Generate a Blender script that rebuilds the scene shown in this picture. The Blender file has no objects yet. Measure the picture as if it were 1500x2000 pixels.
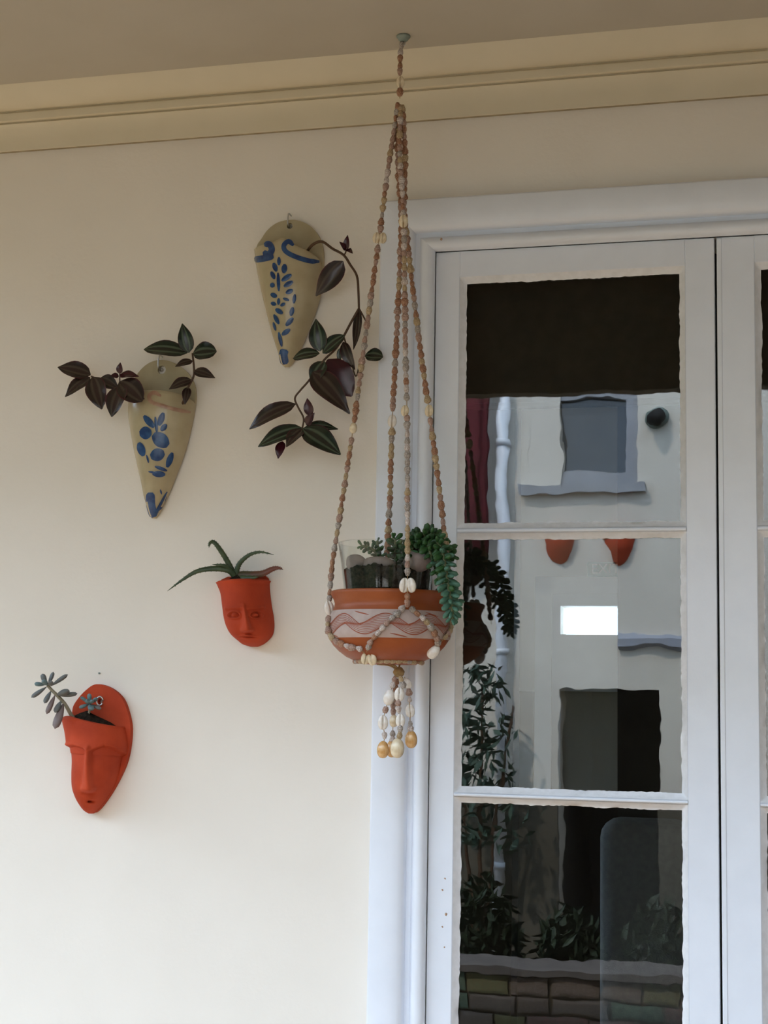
import bpy, bmesh, math, random
from mathutils import Vector, Matrix
random.seed(7)
scene = bpy.context.scene
COL = scene.collection
rad = math.radians

# ------------------------------------------------------------------ camera
F = 3000.0
YAW, PIT, ROL = rad(14.30), rad(6.65), rad(0.997)
fwd = Vector((-math.sin(YAW)*math.cos(PIT), math.cos(YAW)*math.cos(PIT), math.sin(PIT)))
r0 = Vector((math.cos(YAW), math.sin(YAW), 0)); u0 = r0.cross(fwd)
rgt = r0*math.cos(ROL) + u0*math.sin(ROL); upv = -r0*math.sin(ROL) + u0*math.cos(ROL)
CAM = Vector((0.76, -3.0, 1.5))
cd = bpy.data.cameras.new('camera'); cam = bpy.data.objects.new('camera', cd); COL.objects.link(cam)
cd.sensor_fit = 'VERTICAL'; cd.sensor_height = 24.0; cd.lens = 24.0*F/2000.0; cd.clip_start = .05; cd.clip_end = 200
M = Matrix((rgt, upv, -fwd)).transposed().to_4x4(); M.translation = CAM
cam.matrix_world = M
scene.camera = cam

# ------------------------------------------------------------------ light
world = bpy.data.worlds.new('sky'); scene.world = world; world.use_nodes = True
wb = world.node_tree.nodes['Background']
wb.inputs[0].default_value = (0.61, 0.78, 1.0, 1); wb.inputs[1].default_value = 8.2
sl = bpy.data.lights.new('sun', 'SUN'); sun = bpy.data.objects.new('sun', sl); COL.objects.link(sun)
sl.energy = 5.5; sl.angle = rad(1.0); sl.color = (1.0, 0.93, 0.82)
sun.rotation_euler = Vector((0.25, -0.62, -0.80)).to_track_quat('-Z', 'Y').to_euler()
sun.location = (0, 0, 8)
vs = scene.view_settings
vs.view_transform = 'Standard'; vs.look = 'None'; vs.exposure = 0.0; vs.gamma = 1.0; vs.use_curve_mapping = False
scene.cycles.max_bounces = 10; scene.cycles.diffuse_bounces = 6; scene.cycles.transparent_max_bounces = 16
scene.cycles.sample_clamp_indirect = 6.0

# ------------------------------------------------------------------ calibration helpers
def ray(px, py):
    return (fwd + rgt*((px-750)/F) - upv*((py-1000)/F)).normalized()
def P(px, py, Y=0.0):
    d = ray(px, py); return CAM + d*((Y-CAM.y)/d.y)
def PZ(px, py, Z):
    d = ray(px, py); return CAM + d*((Z-CAM.z)/d.z)
def proj(p):
    q = Vector(p)-CAM; z = q.dot(fwd); return (750+F*q.dot(rgt)/z, 1000-F*q.dot(upv)/z)
def mpp(p):
    return (Vector(p)-CAM).dot(fwd)/F
def lerp(a, b, t): return a+(b-a)*t
def cat(pts, n):
    """smooth curve through points (tuples or Vectors), n samples per span"""
    pts = [Vector(p) for p in pts]; out = []
    e = [pts[0]*2-pts[1]] + pts + [pts[-1]*2-pts[-2]]
    for i in range(1, len(e)-2):
        a, b, c, d = e[i-1], e[i], e[i+1], e[i+2]
        for k in range(n):
            t = k/n
            out.append(0.5*((2*b)+(c-a)*t+(2*a-5*b+4*c-d)*t*t+(3*b-a-3*c+d)*t**3))
    out.append(pts[-1].copy()); return out

# ------------------------------------------------------------------ materials
def nmat(name, col, col2=None, scale=20, rough=0.6, bump=0.0, bscale=None, spec=0.4, detail=4, metal=0.0, lo=.35, hi=.65):
    m = bpy.data.materials.new(name); m.use_nodes = True
    nt = m.node_tree; b = nt.nodes['Principled BSDF']
    b.inputs['Roughness'].default_value = rough; b.inputs['Metallic'].default_value = metal
    b.inputs['Specular IOR Level'].default_value = spec
    tc = nt.nodes.new('ShaderNodeTexCoord')
    nz = nt.nodes.new('ShaderNodeTexNoise'); nz.inputs['Scale'].default_value = scale; nz.inputs['Detail'].default_value = detail
    nt.links.new(tc.outputs['Object'], nz.inputs['Vector'])
    rp = nt.nodes.new('ShaderNodeValToRGB')
    rp.color_ramp.elements[0].position = lo; rp.color_ramp.elements[1].position = hi
    rp.color_ramp.elements[0].color = (*col, 1); rp.color_ramp.elements[1].color = (*(col2 or col), 1)
    nt.links.new(nz.outputs['Fac'], rp.inputs['Fac']); nt.links.new(rp.outputs['Color'], b.inputs['Base Color'])
    if bump:
        n2 = nt.nodes.new('ShaderNodeTexNoise'); n2.inputs['Scale'].default_value = bscale or scale*3; n2.inputs['Detail'].default_value = 3
        nt.links.new(tc.outputs['Object'], n2.inputs['Vector'])
        bp = nt.nodes.new('ShaderNodeBump'); bp.inputs['Strength'].default_value = bump; bp.inputs['Distance'].default_value = 0.004
        nt.links.new(n2.outputs['Fac'], bp.inputs['Height']); nt.links.new(bp.outputs['Normal'], b.inputs['Normal'])
    return m
def glass_mat(name, ior, tint=(1, 1, 1), wave=0.0, wscale=9.0):
    m = bpy.data.materials.new(name); m.use_nodes = True; nt = m.node_tree; nt.nodes.clear()
    o = nt.nodes.new('ShaderNodeOutputMaterial'); mx = nt.nodes.new('ShaderNodeMixShader')
    tr = nt.nodes.new('ShaderNodeBsdfTransparent'); tr.inputs[0].default_value = (*tint, 1)
    gl = nt.nodes.new('ShaderNodeBsdfGlossy'); gl.inputs['Roughness'].default_value = 0.0
    r0_ = ((ior-1)/(ior+1))**2                  # Schlick reflectance, the same from both sides of the sheet
    ge = nt.nodes.new('ShaderNodeNewGeometry'); dt = nt.nodes.new('ShaderNodeVectorMath'); dt.operation = 'DOT_PRODUCT'
    nt.links.new(ge.outputs['Normal'], dt.inputs[0]); nt.links.new(ge.outputs['Incoming'], dt.inputs[1])
    def mth(op, a_, v):
        n_ = nt.nodes.new('ShaderNodeMath'); n_.operation = op
        if a_ is not None: nt.links.new(a_, n_.inputs[0])
        if v is not None: n_.inputs[1].default_value = v
        return n_
    ab = mth('ABSOLUTE', dt.outputs['Value'], None)
    iv = nt.nodes.new('ShaderNodeMath'); iv.operation = 'SUBTRACT'; iv.inputs[0].default_value = 1.0; nt.links.new(ab.outputs[0], iv.inputs[1])
    pw = mth('POWER', iv.outputs[0], 5.0); ml = mth('MULTIPLY', pw.outputs[0], 1-r0_); fr = mth('ADD', ml.outputs[0], r0_)
    nt.links.new(fr.outputs[0], mx.inputs[0]); nt.links.new(tr.outputs[0], mx.inputs[1]); nt.links.new(gl.outputs[0], mx.inputs[2])
    nt.links.new(mx.outputs[0], o.inputs['Surface'])
    if wave:
        tc = nt.nodes.new('ShaderNodeTexCoord'); nz = nt.nodes.new('ShaderNodeTexNoise')
        nz.inputs['Scale'].default_value = wscale; nz.inputs['Detail'].default_value = 2.5; nz.inputs['Roughness'].default_value = .45
        nt.links.new(tc.outputs['Object'], nz.inputs['Vector'])
        bp = nt.nodes.new('ShaderNodeBump'); bp.inputs['Strength'].default_value = 1.0; bp.inputs['Distance'].default_value = wave
        nt.links.new(nz.outputs['Fac'], bp.inputs['Height']); nt.links.new(bp.outputs['Normal'], gl.inputs['Normal'])
    return m
def leaf_mat(name, c_mid, c_stripe, c_dark, c_edge, c_under, rough=0.27):
    """striped leaf: UV u along the blade (u > 2 on the underside), v across"""
    m = bpy.data.materials.new(name); m.use_nodes = True; nt = m.node_tree; b = nt.nodes['Principled BSDF']
    b.inputs['Roughness'].default_value = rough; b.inputs['Specular IOR Level'].default_value = .5
    uv = nt.nodes.new('ShaderNodeUVMap'); sp = nt.nodes.new('ShaderNodeSeparateXYZ'); nt.links.new(uv.outputs[0], sp.inputs[0])
    a = nt.nodes.new('ShaderNodeMath'); a.operation = 'SUBTRACT'; a.inputs[1].default_value = .5; nt.links.new(sp.outputs['Y'], a.inputs[0])
    ab = nt.nodes.new('ShaderNodeMath'); ab.operation = 'ABSOLUTE'; nt.links.new(a.outputs[0], ab.inputs[0])
    dbl = nt.nodes.new('ShaderNodeMath'); dbl.operation = 'MULTIPLY'; dbl.inputs[1].default_value = 2; nt.links.new(ab.outputs[0], dbl.inputs[0])
    rp = nt.nodes.new('ShaderNodeValToRGB'); e = rp.color_ramp.elements
    e[0].position = 0; e[0].color = (*c_mid, 1); e[1].position = 1; e[1].color = (*c_edge, 1)
    for p_, c_ in ((.16, c_mid), (.28, c_stripe), (.38, c_stripe), (.52, c_dark), (.85, c_dark)):
        k = e.new(p_); k.color = (*c_, 1)
    nt.links.new(dbl.outputs[0], rp.inputs['Fac'])
    gt = nt.nodes.new('ShaderNodeMath'); gt.operation = 'GREATER_THAN'; gt.inputs[1].default_value = 1.5; nt.links.new(sp.outputs['X'], gt.inputs[0])
    mx = nt.nodes.new('ShaderNodeMixRGB'); mx.inputs[2].default_value = (*c_under, 1)
    nt.links.new(gt.outputs[0], mx.inputs[0]); nt.links.new(rp.outputs['Color'], mx.inputs[1]); nt.links.new(mx.outputs[0], b.inputs['Base Color'])
    return m

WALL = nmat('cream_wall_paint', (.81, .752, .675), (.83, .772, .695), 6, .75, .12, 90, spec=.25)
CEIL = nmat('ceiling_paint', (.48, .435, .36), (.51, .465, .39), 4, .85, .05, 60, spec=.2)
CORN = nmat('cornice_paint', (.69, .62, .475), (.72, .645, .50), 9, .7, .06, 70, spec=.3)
TRIM = nmat('white_gloss_paint', (.77, .80, .87), (.80, .83, .90), 14, .38, .05, 120, spec=.5)
PUTTY = nmat('white_putty_paint', (.78, .78, .80), (.85, .85, .88), 60, .45, .12, 200, spec=.5)
PANE = glass_mat('old_window_glass', 1.79, (.97, .985, .97), .00022, 9)
JAR = glass_mat('clear_glass', 1.45, (.97, .98, .97))
TERRA = nmat('red_terracotta', (.37, .039, .011), (.49, .058, .017), 14, .75, .15, 160, spec=.25)
BOWLT = nmat('burnished_terracotta', (.27, .060, .013), (.35, .085, .022), 12, .42, .08, 140, spec=.4)
BANDW = nmat('white_slip', (.43, .325, .29), (.50, .39, .35), 40, .6, .08, 200, spec=.3)
BANDR = nmat('red_slip_lines', (.27, .065, .03), (.34, .085, .04), 60, .6)
GLAZE = nmat('beige_glaze', (.40, .325, .195), (.48, .40, .255), 16, .22, .05, 60, spec=.55)
BLUE = nmat('cobalt_brushwork', (.012, .035, .13), (.03, .085, .22), 60, .25, spec=.5)
SLIPR = nmat('faded_red_brushwork', (.32, .17, .11), (.42, .26, .17), 60, .3, spec=.5)
SOIL = nmat('dark_soil', (.012, .009, .007), (.035, .024, .016), 160, .95, .9, 200, spec=.1)
STEEL = nmat('steel_wire', (.55, .55, .55), (.65, .65, .64), 40, .3, metal=1.0)
STEMB = nmat('brown_stem', (.055, .028, .014), (.09, .045, .022), 60, .5)
STEMG = nmat('pale_stem', (.22, .20, .14), (.30, .27, .20), 60, .55)
TG = leaf_mat('zebra_leaf_green', (.014, .016, .010), (.075, .10, .065), (.010, .020, .010), (.05, .012, .02), (.055, .008, .018))
TB = leaf_mat('zebra_leaf_bronze', (.030, .014, .012), (.062, .045, .032), (.024, .013, .010), (.07, .012, .02), (.05, .008, .016))
TM = leaf_mat('zebra_leaf_maroon', (.045, .004, .010), (.05, .006, .012), (.038, .004, .008), (.05, .005, .012), (.05, .006, .014))
ALOE = nmat('aloe_green', (.028, .050, .022), (.06, .085, .035), 60, .4)
ALOER = nmat('aloe_red_leaf', (.035, .055, .022), (.16, .05, .03), 22, .4)
GHOST = nmat('ghost_plant_leaf', (.10, .125, .125), (.17, .165, .165), 50, .55)
GHOSTP = nmat('ghost_plant_pink_leaf', (.20, .12, .115), (.17, .15, .14), 50, .55)
GHOSTB = nmat('ghost_plant_blue_leaf', (.10, .17, .19), (.15, .22, .23), 50, .55)
SED = [nmat('sedum_leaf_green', (.022, .075, .022), (.04, .11, .03), 3, .45),
       nmat('sedum_leaf_deep', (.014, .045, .016), (.025, .07, .022), 3, .45),
       nmat('sedum_leaf_bluish', (.05, .13, .085), (.085, .19, .13), 3, .5)]
STEMS = nmat('sedum_stem', (.10, .12, .05), (.15, .16, .08), 80, .6)
SHELL = [nmat('shell_rust', (.24, .085, .042), (.50, .29, .18), 7, .42, .5, 16),
         nmat('shell_pink_brown', (.28, .14, .105), (.56, .40, .32), 7, .42, .5, 16),
         nmat('shell_tan', (.34, .22, .11), (.60, .46, .29), 7, .42, .5, 16),
         nmat('shell_grey', (.22, .185, .165), (.60, .52, .46), 7, .42, .5, 16),
         nmat('shell_pale', (.42, .30, .26), (.80, .73, .68), 7, .42, .5, 16)]
COWW = nmat('cowrie_white', (.74, .66, .58), (.84, .79, .73), 5, .18, spec=.6)
COWC = nmat('cowrie_cream', (.66, .52, .34), (.80, .69, .50), 4, .18, spec=.6)
COWO = nmat('cowrie_orange', (.58, .30, .10), (.72, .46, .22), 4, .16, spec=.6)
CORD = nmat('straw_cord', (.30, .19, .08), (.42, .28, .13), 200, .8)
ROCK = nmat('pink_stone', (.17, .12, .105), (.27, .21, .19), 30, .8, .4, 60)
ROSE = nmat('grey_green_metal', (.17, .22, .20), (.24, .29, .26), 40, .45, spec=.5)
DARK = nmat('dark_void', (.01, .01, .01), (.014, .013, .012), 20, .8)

# ------------------------------------------------------------------ mesh helpers
ORG = {}
class MB:
    def __init__(s): s.v = []; s.f = []; s.uv = {}
    def add(s, vs_, fs):
        o = len(s.v); s.v += [Vector(a) for a in vs_]; s.f += [tuple(i+o for i in f) for f in fs]; return o
    def grid(s, rows, close_u=False, flip=False):
        o = len(s.v); n = len(rows); m = len(rows[0])
        for r in rows: s.v += [Vector(a) for a in r]
        for i in range(n-1):
            for j in range(m if close_u else m-1):
                a = o+i*m+j; b = o+i*m+(j+1) % m; c = b+m; d = a+m
                s.f.append((a, d, c, b) if flip else (a, b, c, d))
        return o
    def box(s, lo, hi):
        x0, y0, z0 = lo; x1, y1, z1 = hi
        s.add([(x0, y0, z0), (x1, y0, z0), (x1, y1, z0), (x0, y1, z0), (x0, y0, z1), (x1, y0, z1), (x1, y1, z1), (x0, y1, z1)],
              [(3, 2, 1, 0), (4, 5, 6, 7), (0, 1, 5, 4), (1, 2, 6, 5), (2, 3, 7, 6), (3, 0, 4, 7)])
    def tube(s, pts, radii, n=8, flat=1.0, fn=None):
        pts = [Vector(p) for p in pts]; rows = []
        if not hasattr(radii, '__len__'): radii = [radii]*len(pts)
        ref = Vector((0.3, -1, 0.2)).normalized()
        for i, p in enumerate(pts):
            t = (pts[min(i+1, len(pts)-1)]-pts[max(i-1, 0)])
            t = t.normalized() if t.length > 1e-9 else Vector((0, 0, 1))
            a = fn if fn else ref
            x = t.cross(a)
            if x.length < 1e-4: x = t.cross(Vector((1, 0, 0)))
            x.normalize(); y = x.cross(t).normalized()
            rows.append([p+x*(radii[i]*math.cos(2*math.pi*k/n))+y*(radii[i]*flat*math.sin(2*math.pi*k/n)) for k in range(n)])
        o = s.grid(rows, True, flip=True)
        s.f.append(tuple(o+k for k in range(n))); e = o+(len(pts)-1)*n
        s.f.append(tuple(e+n-1-k for k in range(n)))
    def lathe(s, prof, c, n=48, close=False):
        rows = [[Vector(c)+Vector((r*math.cos(2*math.pi*k/n), r*math.sin(2*math.pi*k/n), z)) for k in range(n)] for r, z in prof]
        s.grid(rows, True)
    def mesh(s, name, mat, smooth=True, off=Vector((0, 0, 0)), fix=True):
        me = bpy.data.meshes.new(name)
        me.from_pydata([tuple(v-off) for v in s.v], [], s.f)
        if s.uv:
            ul = me.uv_layers.new(name='UVMap')
            for l in me.loops: ul.data[l.index].uv = s.uv.get(l.vertex_index, (0, 0))
        if fix:
            bm = bmesh.new(); bm.from_mesh(me); bmesh.ops.recalc_face_normals(bm, faces=bm.faces); bm.to_mesh(me); bm.free()
        me.materials.append(mat)
        if smooth: me.shade_smooth()
        return me
    def build(s, name, mat, parent=None, smooth=True, origin=None, sharp=None):
        off = ORG[parent.name] if parent else (Vector(origin) if origin is not None else Vector((0, 0, 0)))
        me = s.mesh(name, mat, smooth, off)
        if smooth and sharp:
            try: me.set_sharp_from_angle(angle=rad(sharp))
            except Exception: pass
        o = bpy.data.objects.new(name, me); COL.objects.link(o)
        if parent: o.parent = parent
        else: o.location = off
        ORG[o.name] = off
        return o
def tag(o, label=None, cat_=None, group=None, kind=None):
    if label: o['label'] = label
    if cat_: o['category'] = cat_
    if group: o['group'] = group
    if kind: o['kind'] = kind
    return o
def thing(name, loc, label, cat_, group=None):
    o = bpy.data.objects.new(name, None); o.empty_display_size = .02; COL.objects.link(o); o.location = loc
    ORG[o.name] = Vector(loc); return tag(o, label, cat_, group)
def root_struct(name, loc=(0, 0, 0)):
    o = bpy.data.objects.new(name, None); COL.objects.link(o); o.location = loc; ORG[o.name] = Vector(loc); o['kind'] = 'structure'; return o
def inst(name, me, parent, Mw):
    o = bpy.data.objects.new(name, me); COL.objects.link(o); o.parent = parent
    o.matrix_basis = Matrix.Translation(-ORG[parent.name]) @ Mw; ORG[o.name] = ORG[parent.name]; return o
def struct(mb, name, mat, smooth=False, parent=None, sharp=None):
    o = mb.build(name, mat, parent, smooth, sharp=sharp)
    if not parent: o['kind'] = 'structure'
    return o
def align(p, d, roll=0.0, sc=(1, 1, 1)):
    """matrix: local Z along d at point p"""
    q = Vector(d).to_track_quat('Z', 'Y').to_matrix().to_4x4()
    return Matrix.Translation(p) @ q @ Matrix.Rotation(roll, 4, 'Z') @ Matrix.Diagonal((*sc, 1))
def bevel_box(mb, lo, hi, b):
    x0, y0, z0 = lo; x1, y1, z1 = hi
    # front (min y) edges chamfered
    vs_ = [(x0, y1, z0), (x1, y1, z0), (x1, y1, z1), (x0, y1, z1), (x0, y0+b, z0), (x1, y0+b, z0), (x1, y0+b, z1), (x0, y0+b, z1),
           (x0+b, y0, z0+b), (x1-b, y0, z0+b), (x1-b, y0, z1-b), (x0+b, y0, z1-b)]
    mb.add(vs_, [(0, 1, 2, 3), (0, 4, 5, 1), (1, 5, 6, 2), (2, 6, 7, 3), (3, 7, 4, 0), (4, 8, 9, 5), (5, 9, 10, 6), (6, 10, 11, 7), (7, 11, 8, 4), (8, 11, 10, 9)])

# ================================================================== SETTING
GY = 0.022                                    # glass plane of the door leaves
LY = 0.004                                    # front face of the leaves
XO = P(722, 1700, -.02).x                     # casing outer edge
XJ = P(834, 1700, 0).x                        # door opening
XG = P(1407, 1700, LY).x                      # meeting line of the two leaves
ZT = P(1100, 478.5, 0).z                      # top of the opening
ZC0 = P(1100, 372, -.02).z                    # casing top
XR = XG + (XG-XJ)
ZC = P(783, 96, -.115).z                      # ceiling
EAVE = -1.5
BEAM = (lambda v: v.z)(P(1100, 763, .022-EAVE))  # lower edge of the eaves beam, mirrored in the top pane
# wall with the door opening
mb = MB()
mb.box((-2.6, 0, 0), (XJ, .16, ZC)); mb.box((XJ, 0, ZT), (XR, .16, ZC)); mb.box((XR, 0, 0), (3.2, .16, ZC))
struct(mb, 'wall_back', WALL)
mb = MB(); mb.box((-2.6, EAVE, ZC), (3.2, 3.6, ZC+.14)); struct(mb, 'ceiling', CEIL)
mb = MB(); mb.box((-2.6, EAVE-.06, BEAM), (3.2, EAVE, ZC+.14)); struct(mb, 'trim_1', nmat('brown_fascia', (.10, .07, .045), (.14, .10, .06), 8, .7))
mb = MB(); mb.box((-2.6, -2.4, -.10), (3.2, 3.6, 0)); struct(mb, 'floor', nmat('terrace_tiles', (.30, .165, .07), (.36, .20, .09), 3, .7))

# cornice: profile swept along the wall
def zc(py, Y): return P(783, py, Y).z
prof = [(0, zc(239, 0)), (-.010, zc(238.5, -.010)), (-.0125, zc(236.5, -.0125)), (-.014, zc(215, -.014)), (-.018, zc(196, -.018)), (-.024, zc(184, -.024)), (-.026, zc(181, -.026)),
        (-.021, zc(180, -.021)), (-.021, zc(178, -.021)), (-.034, zc(175.5, -.034)), (-.038, zc(173, -.038)), (-.040, zc(160, -.040)), (-.0395, zc(158, -.0395)),
        (-.034, zc(156.5, -.034)), (-.034, zc(154.5, -.034)), (-.046, zc(151.5, -.046)), (-.056, zc(147, -.056)),
        (-.072, zc(138, -.072)), (-.088, zc(123, -.088)), (-.102, zc(109, -.102)), (-.112, zc(99, -.112)), (-.115, ZC+.002), (0, ZC+.002)]
mb = MB(); rows = []
for x in (-2.6, 3.2): rows.append([(x, y, z) for y, z in prof])
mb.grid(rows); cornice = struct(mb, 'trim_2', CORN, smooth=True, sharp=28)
mb = MB(); mb.grid([[(x, -.0005, zc(241.2, 0)), (x, -.0045, zc(240.5, -.004)), (x, -.011, zc(238.2, -.011)), (x, -.0005, zc(238, 0))] for x in (-2.6, 3.2)])
mb.build('caulk_joint', nmat('brown_caulk', (.30, .24, .15), (.42, .35, .23), 30, .9), cornice, False)  # brown strip along the cornice's lower edge

# door casing: profile over distance d from the opening outwards, mitred at the corner
W = XJ-XO; g0 = P(834, 1700, 0).x-P(800, 1700, -.018).x; g1 = P(834, 1700, 0).x-P(791.5, 1700, -.01).x
cp = [(0, .006), (0, -.006)]
for k in range(9):
    a = math.pi*k/8; cp.append((g0/2-.001-math.cos(a)*(g0/2-.002), -.010-.013*math.sin(a)))
cp += [(g0+.0005, -.004), (g1-.0005, -.004), (g1, -.016), (g1+.004, -.0225), (g1+.012, -.027), (g1+.025, -.0295), (W-.012, -.031), (W-.004, -.029), (W, -.024), (W, .001)]
def casing(name, path):
    mb = MB(); mb.grid([[f(d, y) for d, y in cp] for f in path]); return struct(mb, name, TRIM, True, sharp=35)
k = (ZC0-ZT)/W
casing('trim_3', [lambda d, y: (XJ-d, y, 0), lambda d, y: (XJ-d, y, ZT+d*k)])
casing('trim_4', [lambda d, y: (XJ-d, y, ZT+d*k), lambda d, y: (XR+d, y, ZT+d*k)])
casing('trim_5', [lambda d, y: (XR+d, y, ZT+d*k), lambda d, y: (XR+d, y, 0)])

# door leaves
def leaf_door(name, xa, xb, gl, gr, seed):
    """xa..xb leaf, gl..gr glass sides"""
    rr = random.Random(seed)
    root = root_struct(name, (xa, LY, 0))
    zt = ZT
    g = [(P(1120, 545, GY).z, P(1120, 1021, GY).z), (P(1120, 1052, GY).z, P(1120, 1543, GY).z), (P(1120, 1574, GY).z, P(1120, 1574, GY).z-.50)]
    th = .042; bv = .011                     # glazing bevel width around each pane
    sl_, sr_ = gl-bv, gr+bv
    mb = MB(); bevel_box(mb, (xa, LY, .01), (sl_, LY+th, zt), .0015); mb.build('stile', TRIM, root, False)
    mb = MB(); bevel_box(mb, (sr_, LY, .01), (xb, LY+th, zt), .0015); mb.build('stile', TRIM, root, False)
    mb = MB(); bevel_box(mb, (sl_, LY, g[0][0]+bv), (sr_, LY+th, zt), .001); mb.build('rail', TRIM, root, False)
    zb = g[2][1]-bv
    mb = MB(); bevel_box(mb, (sl_, LY, zb-.11), (sr_, LY+th, zb), .001); mb.build('rail', TRIM, root, False)
    mb = MB(); bevel_box(mb, (sl_, LY, .01), (sr_, LY+th, .16), .001); mb.build('rail', TRIM, root, False)
    mb = MB(); bevel_box(mb, (sl_, LY+.012, .16), (sr_, LY+.03, zb-.11), .004); mb.build('panel', TRIM, root, False)
    for i in range(2):
        za, zb_ = g[i+1][0]+bv, g[i][1]-bv
        mb = MB(); c = (za+zb_)/2; h = (zb_-za)/2
        mb.grid([[(x, y, z) for y, z in ((LY+th, c-h), (LY+.002, c-h), (LY-.001, c-h*.6), (LY-.003, c), (LY-.001, c+h*.6), (LY+.002, c+h), (LY+th, c+h))] for x in (sl_, sr_)])
        mb.build('muntin', TRIM, root, True)
    for zu, zl in g:
        # sloping putty with an uneven painted edge lapping on to the glass
        mb = MB(); N = 84
        def loop(ins, y, jit):
            o = []; x0, x1, z0, z1 = gl-bv+ins, gr+bv-ins, zl-bv+ins, zu+bv-ins
            cor = [(x0, z0), (x1, z0), (x1, z1), (x0, z1)]
            w = [0]*4
            for e in range(4):
                a, b = cor[e], cor[(e+1) % 4]; nx, nz = ((0, 1), (-1, 0), (0, -1), (1, 0))[e]; cur = 0
                for q in range(N):
                    t = q/N; cur = cur*.66+rr.uniform(-1, 1)*jit
                    f = min(1, 8*min(t, 1-t))
                    o.append((lerp(a[0], b[0], t)+nx*cur*f, y, lerp(a[1], b[1], t)+nz*cur*f))
            return o
        mb.grid([loop(0, LY+.0006, 0), loop(.002, LY+.003, 0), loop(bv-.001, GY-.0035, .0003), loop(bv+.0008, GY-.0022, .0011)], True)
        mb.build('glazing_putty', PUTTY, root, True)
        mb = MB(); mb.box((gl-.006, GY-.002, zl-.006), (gr+.006, GY+.002, zu+.006)); mb.build('pane', PANE, root, False)
    return root
xg0 = (P(908, 800, GY).x+P(900.5, 1700, GY).x)/2; xg1 = (P(1329, 800, GY).x+P(1333.5, 1700, GY).x)/2
leaf_door('door_1', XJ, XG-.0022, xg0, xg1, 3)
d2 = leaf_door('door_2', XG+.0022, XR-.0025, P(1493, 1200, GY).x, XR-(xg0-XJ), 5)
mb = MB(); bevel_box(mb, (XG+.0022, LY-.002, .01), (XG+.012, LY+.004, ZT-.002), .0015); mb.build('astragal', TRIM, d2, False)

FLK = nmat('rusty_fleck', (.45, .22, .10), (.62, .42, .30), 300, .7)
def fleck(px, py, Y, r, parent):
    c_ = P(px, py, Y); rr_ = random.Random(px); m2 = MB(); k_ = 9
    ring = [c_+Vector((math.cos(a), 0, math.sin(a)))*(r*mpp(c_)*rr_.uniform(.55, 1.1)) for a in [2*math.pi*q/k_ for q in range(k_)]]
    m2.add([c_+Vector((0, -.0006, 0))]+ring, [(0, q+1, (q+1) % k_+1) for q in range(k_)]+[tuple(range(k_, 0, -1))]); m2.build('paint_fleck', FLK, parent, True)
d1 = bpy.data.objects['door_1']
for px, py, r in ((869, 1716, 2.2), (864, 1738, 2.4), (871, 1786, 3.4), (864, 1810, 2.2), (868, 1850, 2.0)): fleck(px, py, LY-.0003, r, d1)
fleck(862, 467, -.0235, 3.0, bpy.data.objects['trim_4'])
# ---------------- interior room behind the leaves
IN = nmat('interior_wall_paint', (.46, .43, .37), (.50, .47, .41), 5, .8)
IDK = nmat('interior_dark_panelling', (.035, .03, .026), (.05, .042, .035), 6, .7)
BK = 3.4
bt0, bt1 = P(1096, 1184, BK), P(1215, 1240, BK)
fx = P(1079, 1300, BK).x; fz = P(1140, 1160, BK).z; dxr = fx+.92
mb = MB()
mb.box((-2.6, BK, 0), (bt0.x, BK+.15, ZC)); mb.box((bt0.x, BK, 0), (dxr-.12, BK+.15, bt1.z)); mb.box((bt0.x, BK, bt0.z), (dxr-.12, BK+.15, ZC)); mb.box((dxr-.12, BK, 0), (3.2, BK+.15, ZC))
struct(mb, 'wall_interior', IN)
mb = MB(); mb.box((-2.6, .16, 0), (-2.5, .8, ZC)); mb.box((-2.6, 3.2, 0), (-2.5, BK, ZC)); mb.box((-2.6, .8, 0), (-2.5, 3.2, .9)); mb.box((-2.6, .8, 2.4), (-2.5, 3.2, ZC)); struct(mb, 'wall_left', IN)
mb = MB(); mb.box((-2.56, .8, .9), (-2.555, 3.2, 2.4)); struct(mb, 'added_window', JAR)  # unseen window added to brighten the room
mb = MB(); mb.box((3.1, .16, 0), (3.2, BK, ZC)); struct(mb, 'wall_right', IN)
xp = P(1206, 1300, 1.6).x
mb = MB(); mb.box((xp, 1.6, 0), (3.1, 1.72, ZC)); struct(mb, 'wall_partition', IDK)
bz = P(1100, 790, .12).z
rbd = thing('added_blind', (XG, .12, bz), 'added dark blind that blocks room light behind the top panes of the glass doors', 'blind')  # added to keep room light out of the top panes
BLI = nmat('added_blind_cloth', (.010, .010, .008), (.016, .015, .012), 40, .9)
m2 = MB(); m2.box((XJ-.05, .118, bz), (XR+.05, .122, ZT+.10)); m2.build('cloth', BLI, rbd, False)
m2 = MB(); m2.tube([(XJ-.05, .12, bz), (XR+.05, .12, bz)], .008, 10); m2.build('bottom_bar', BLI, rbd)
m2 = MB(); m2.tube([(XJ-.06, .125, ZT+.12), (XR+.06, .125, ZT+.12)], .03, 14); m2.build('roller', BLI, rbd)
dz = P(1120, 1352, BK).z
mb = MB(); mb.box((-2.5, BK-.02, 0), (fx-.075, BK-.0005, dz)); mb.box((dxr+.075, BK-.02, 0), (3.1, BK-.0005, dz)); struct(mb, 'trim_7', IDK)
t = root_struct('door_3', (fx, BK, 0))
mb = MB()
for lo, hi in (((fx-.07, BK-.03, 0), (fx, BK-.001, fz+.07)), ((fx-.07, BK-.03, fz), (dxr+.07, BK-.001, fz+.07)), ((dxr, BK-.03, 0), (dxr+.07, BK-.001, fz+.07))):
    m2 = MB(); m2.box(lo, hi); m2.build('frame', TRIM, t, False)
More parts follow.
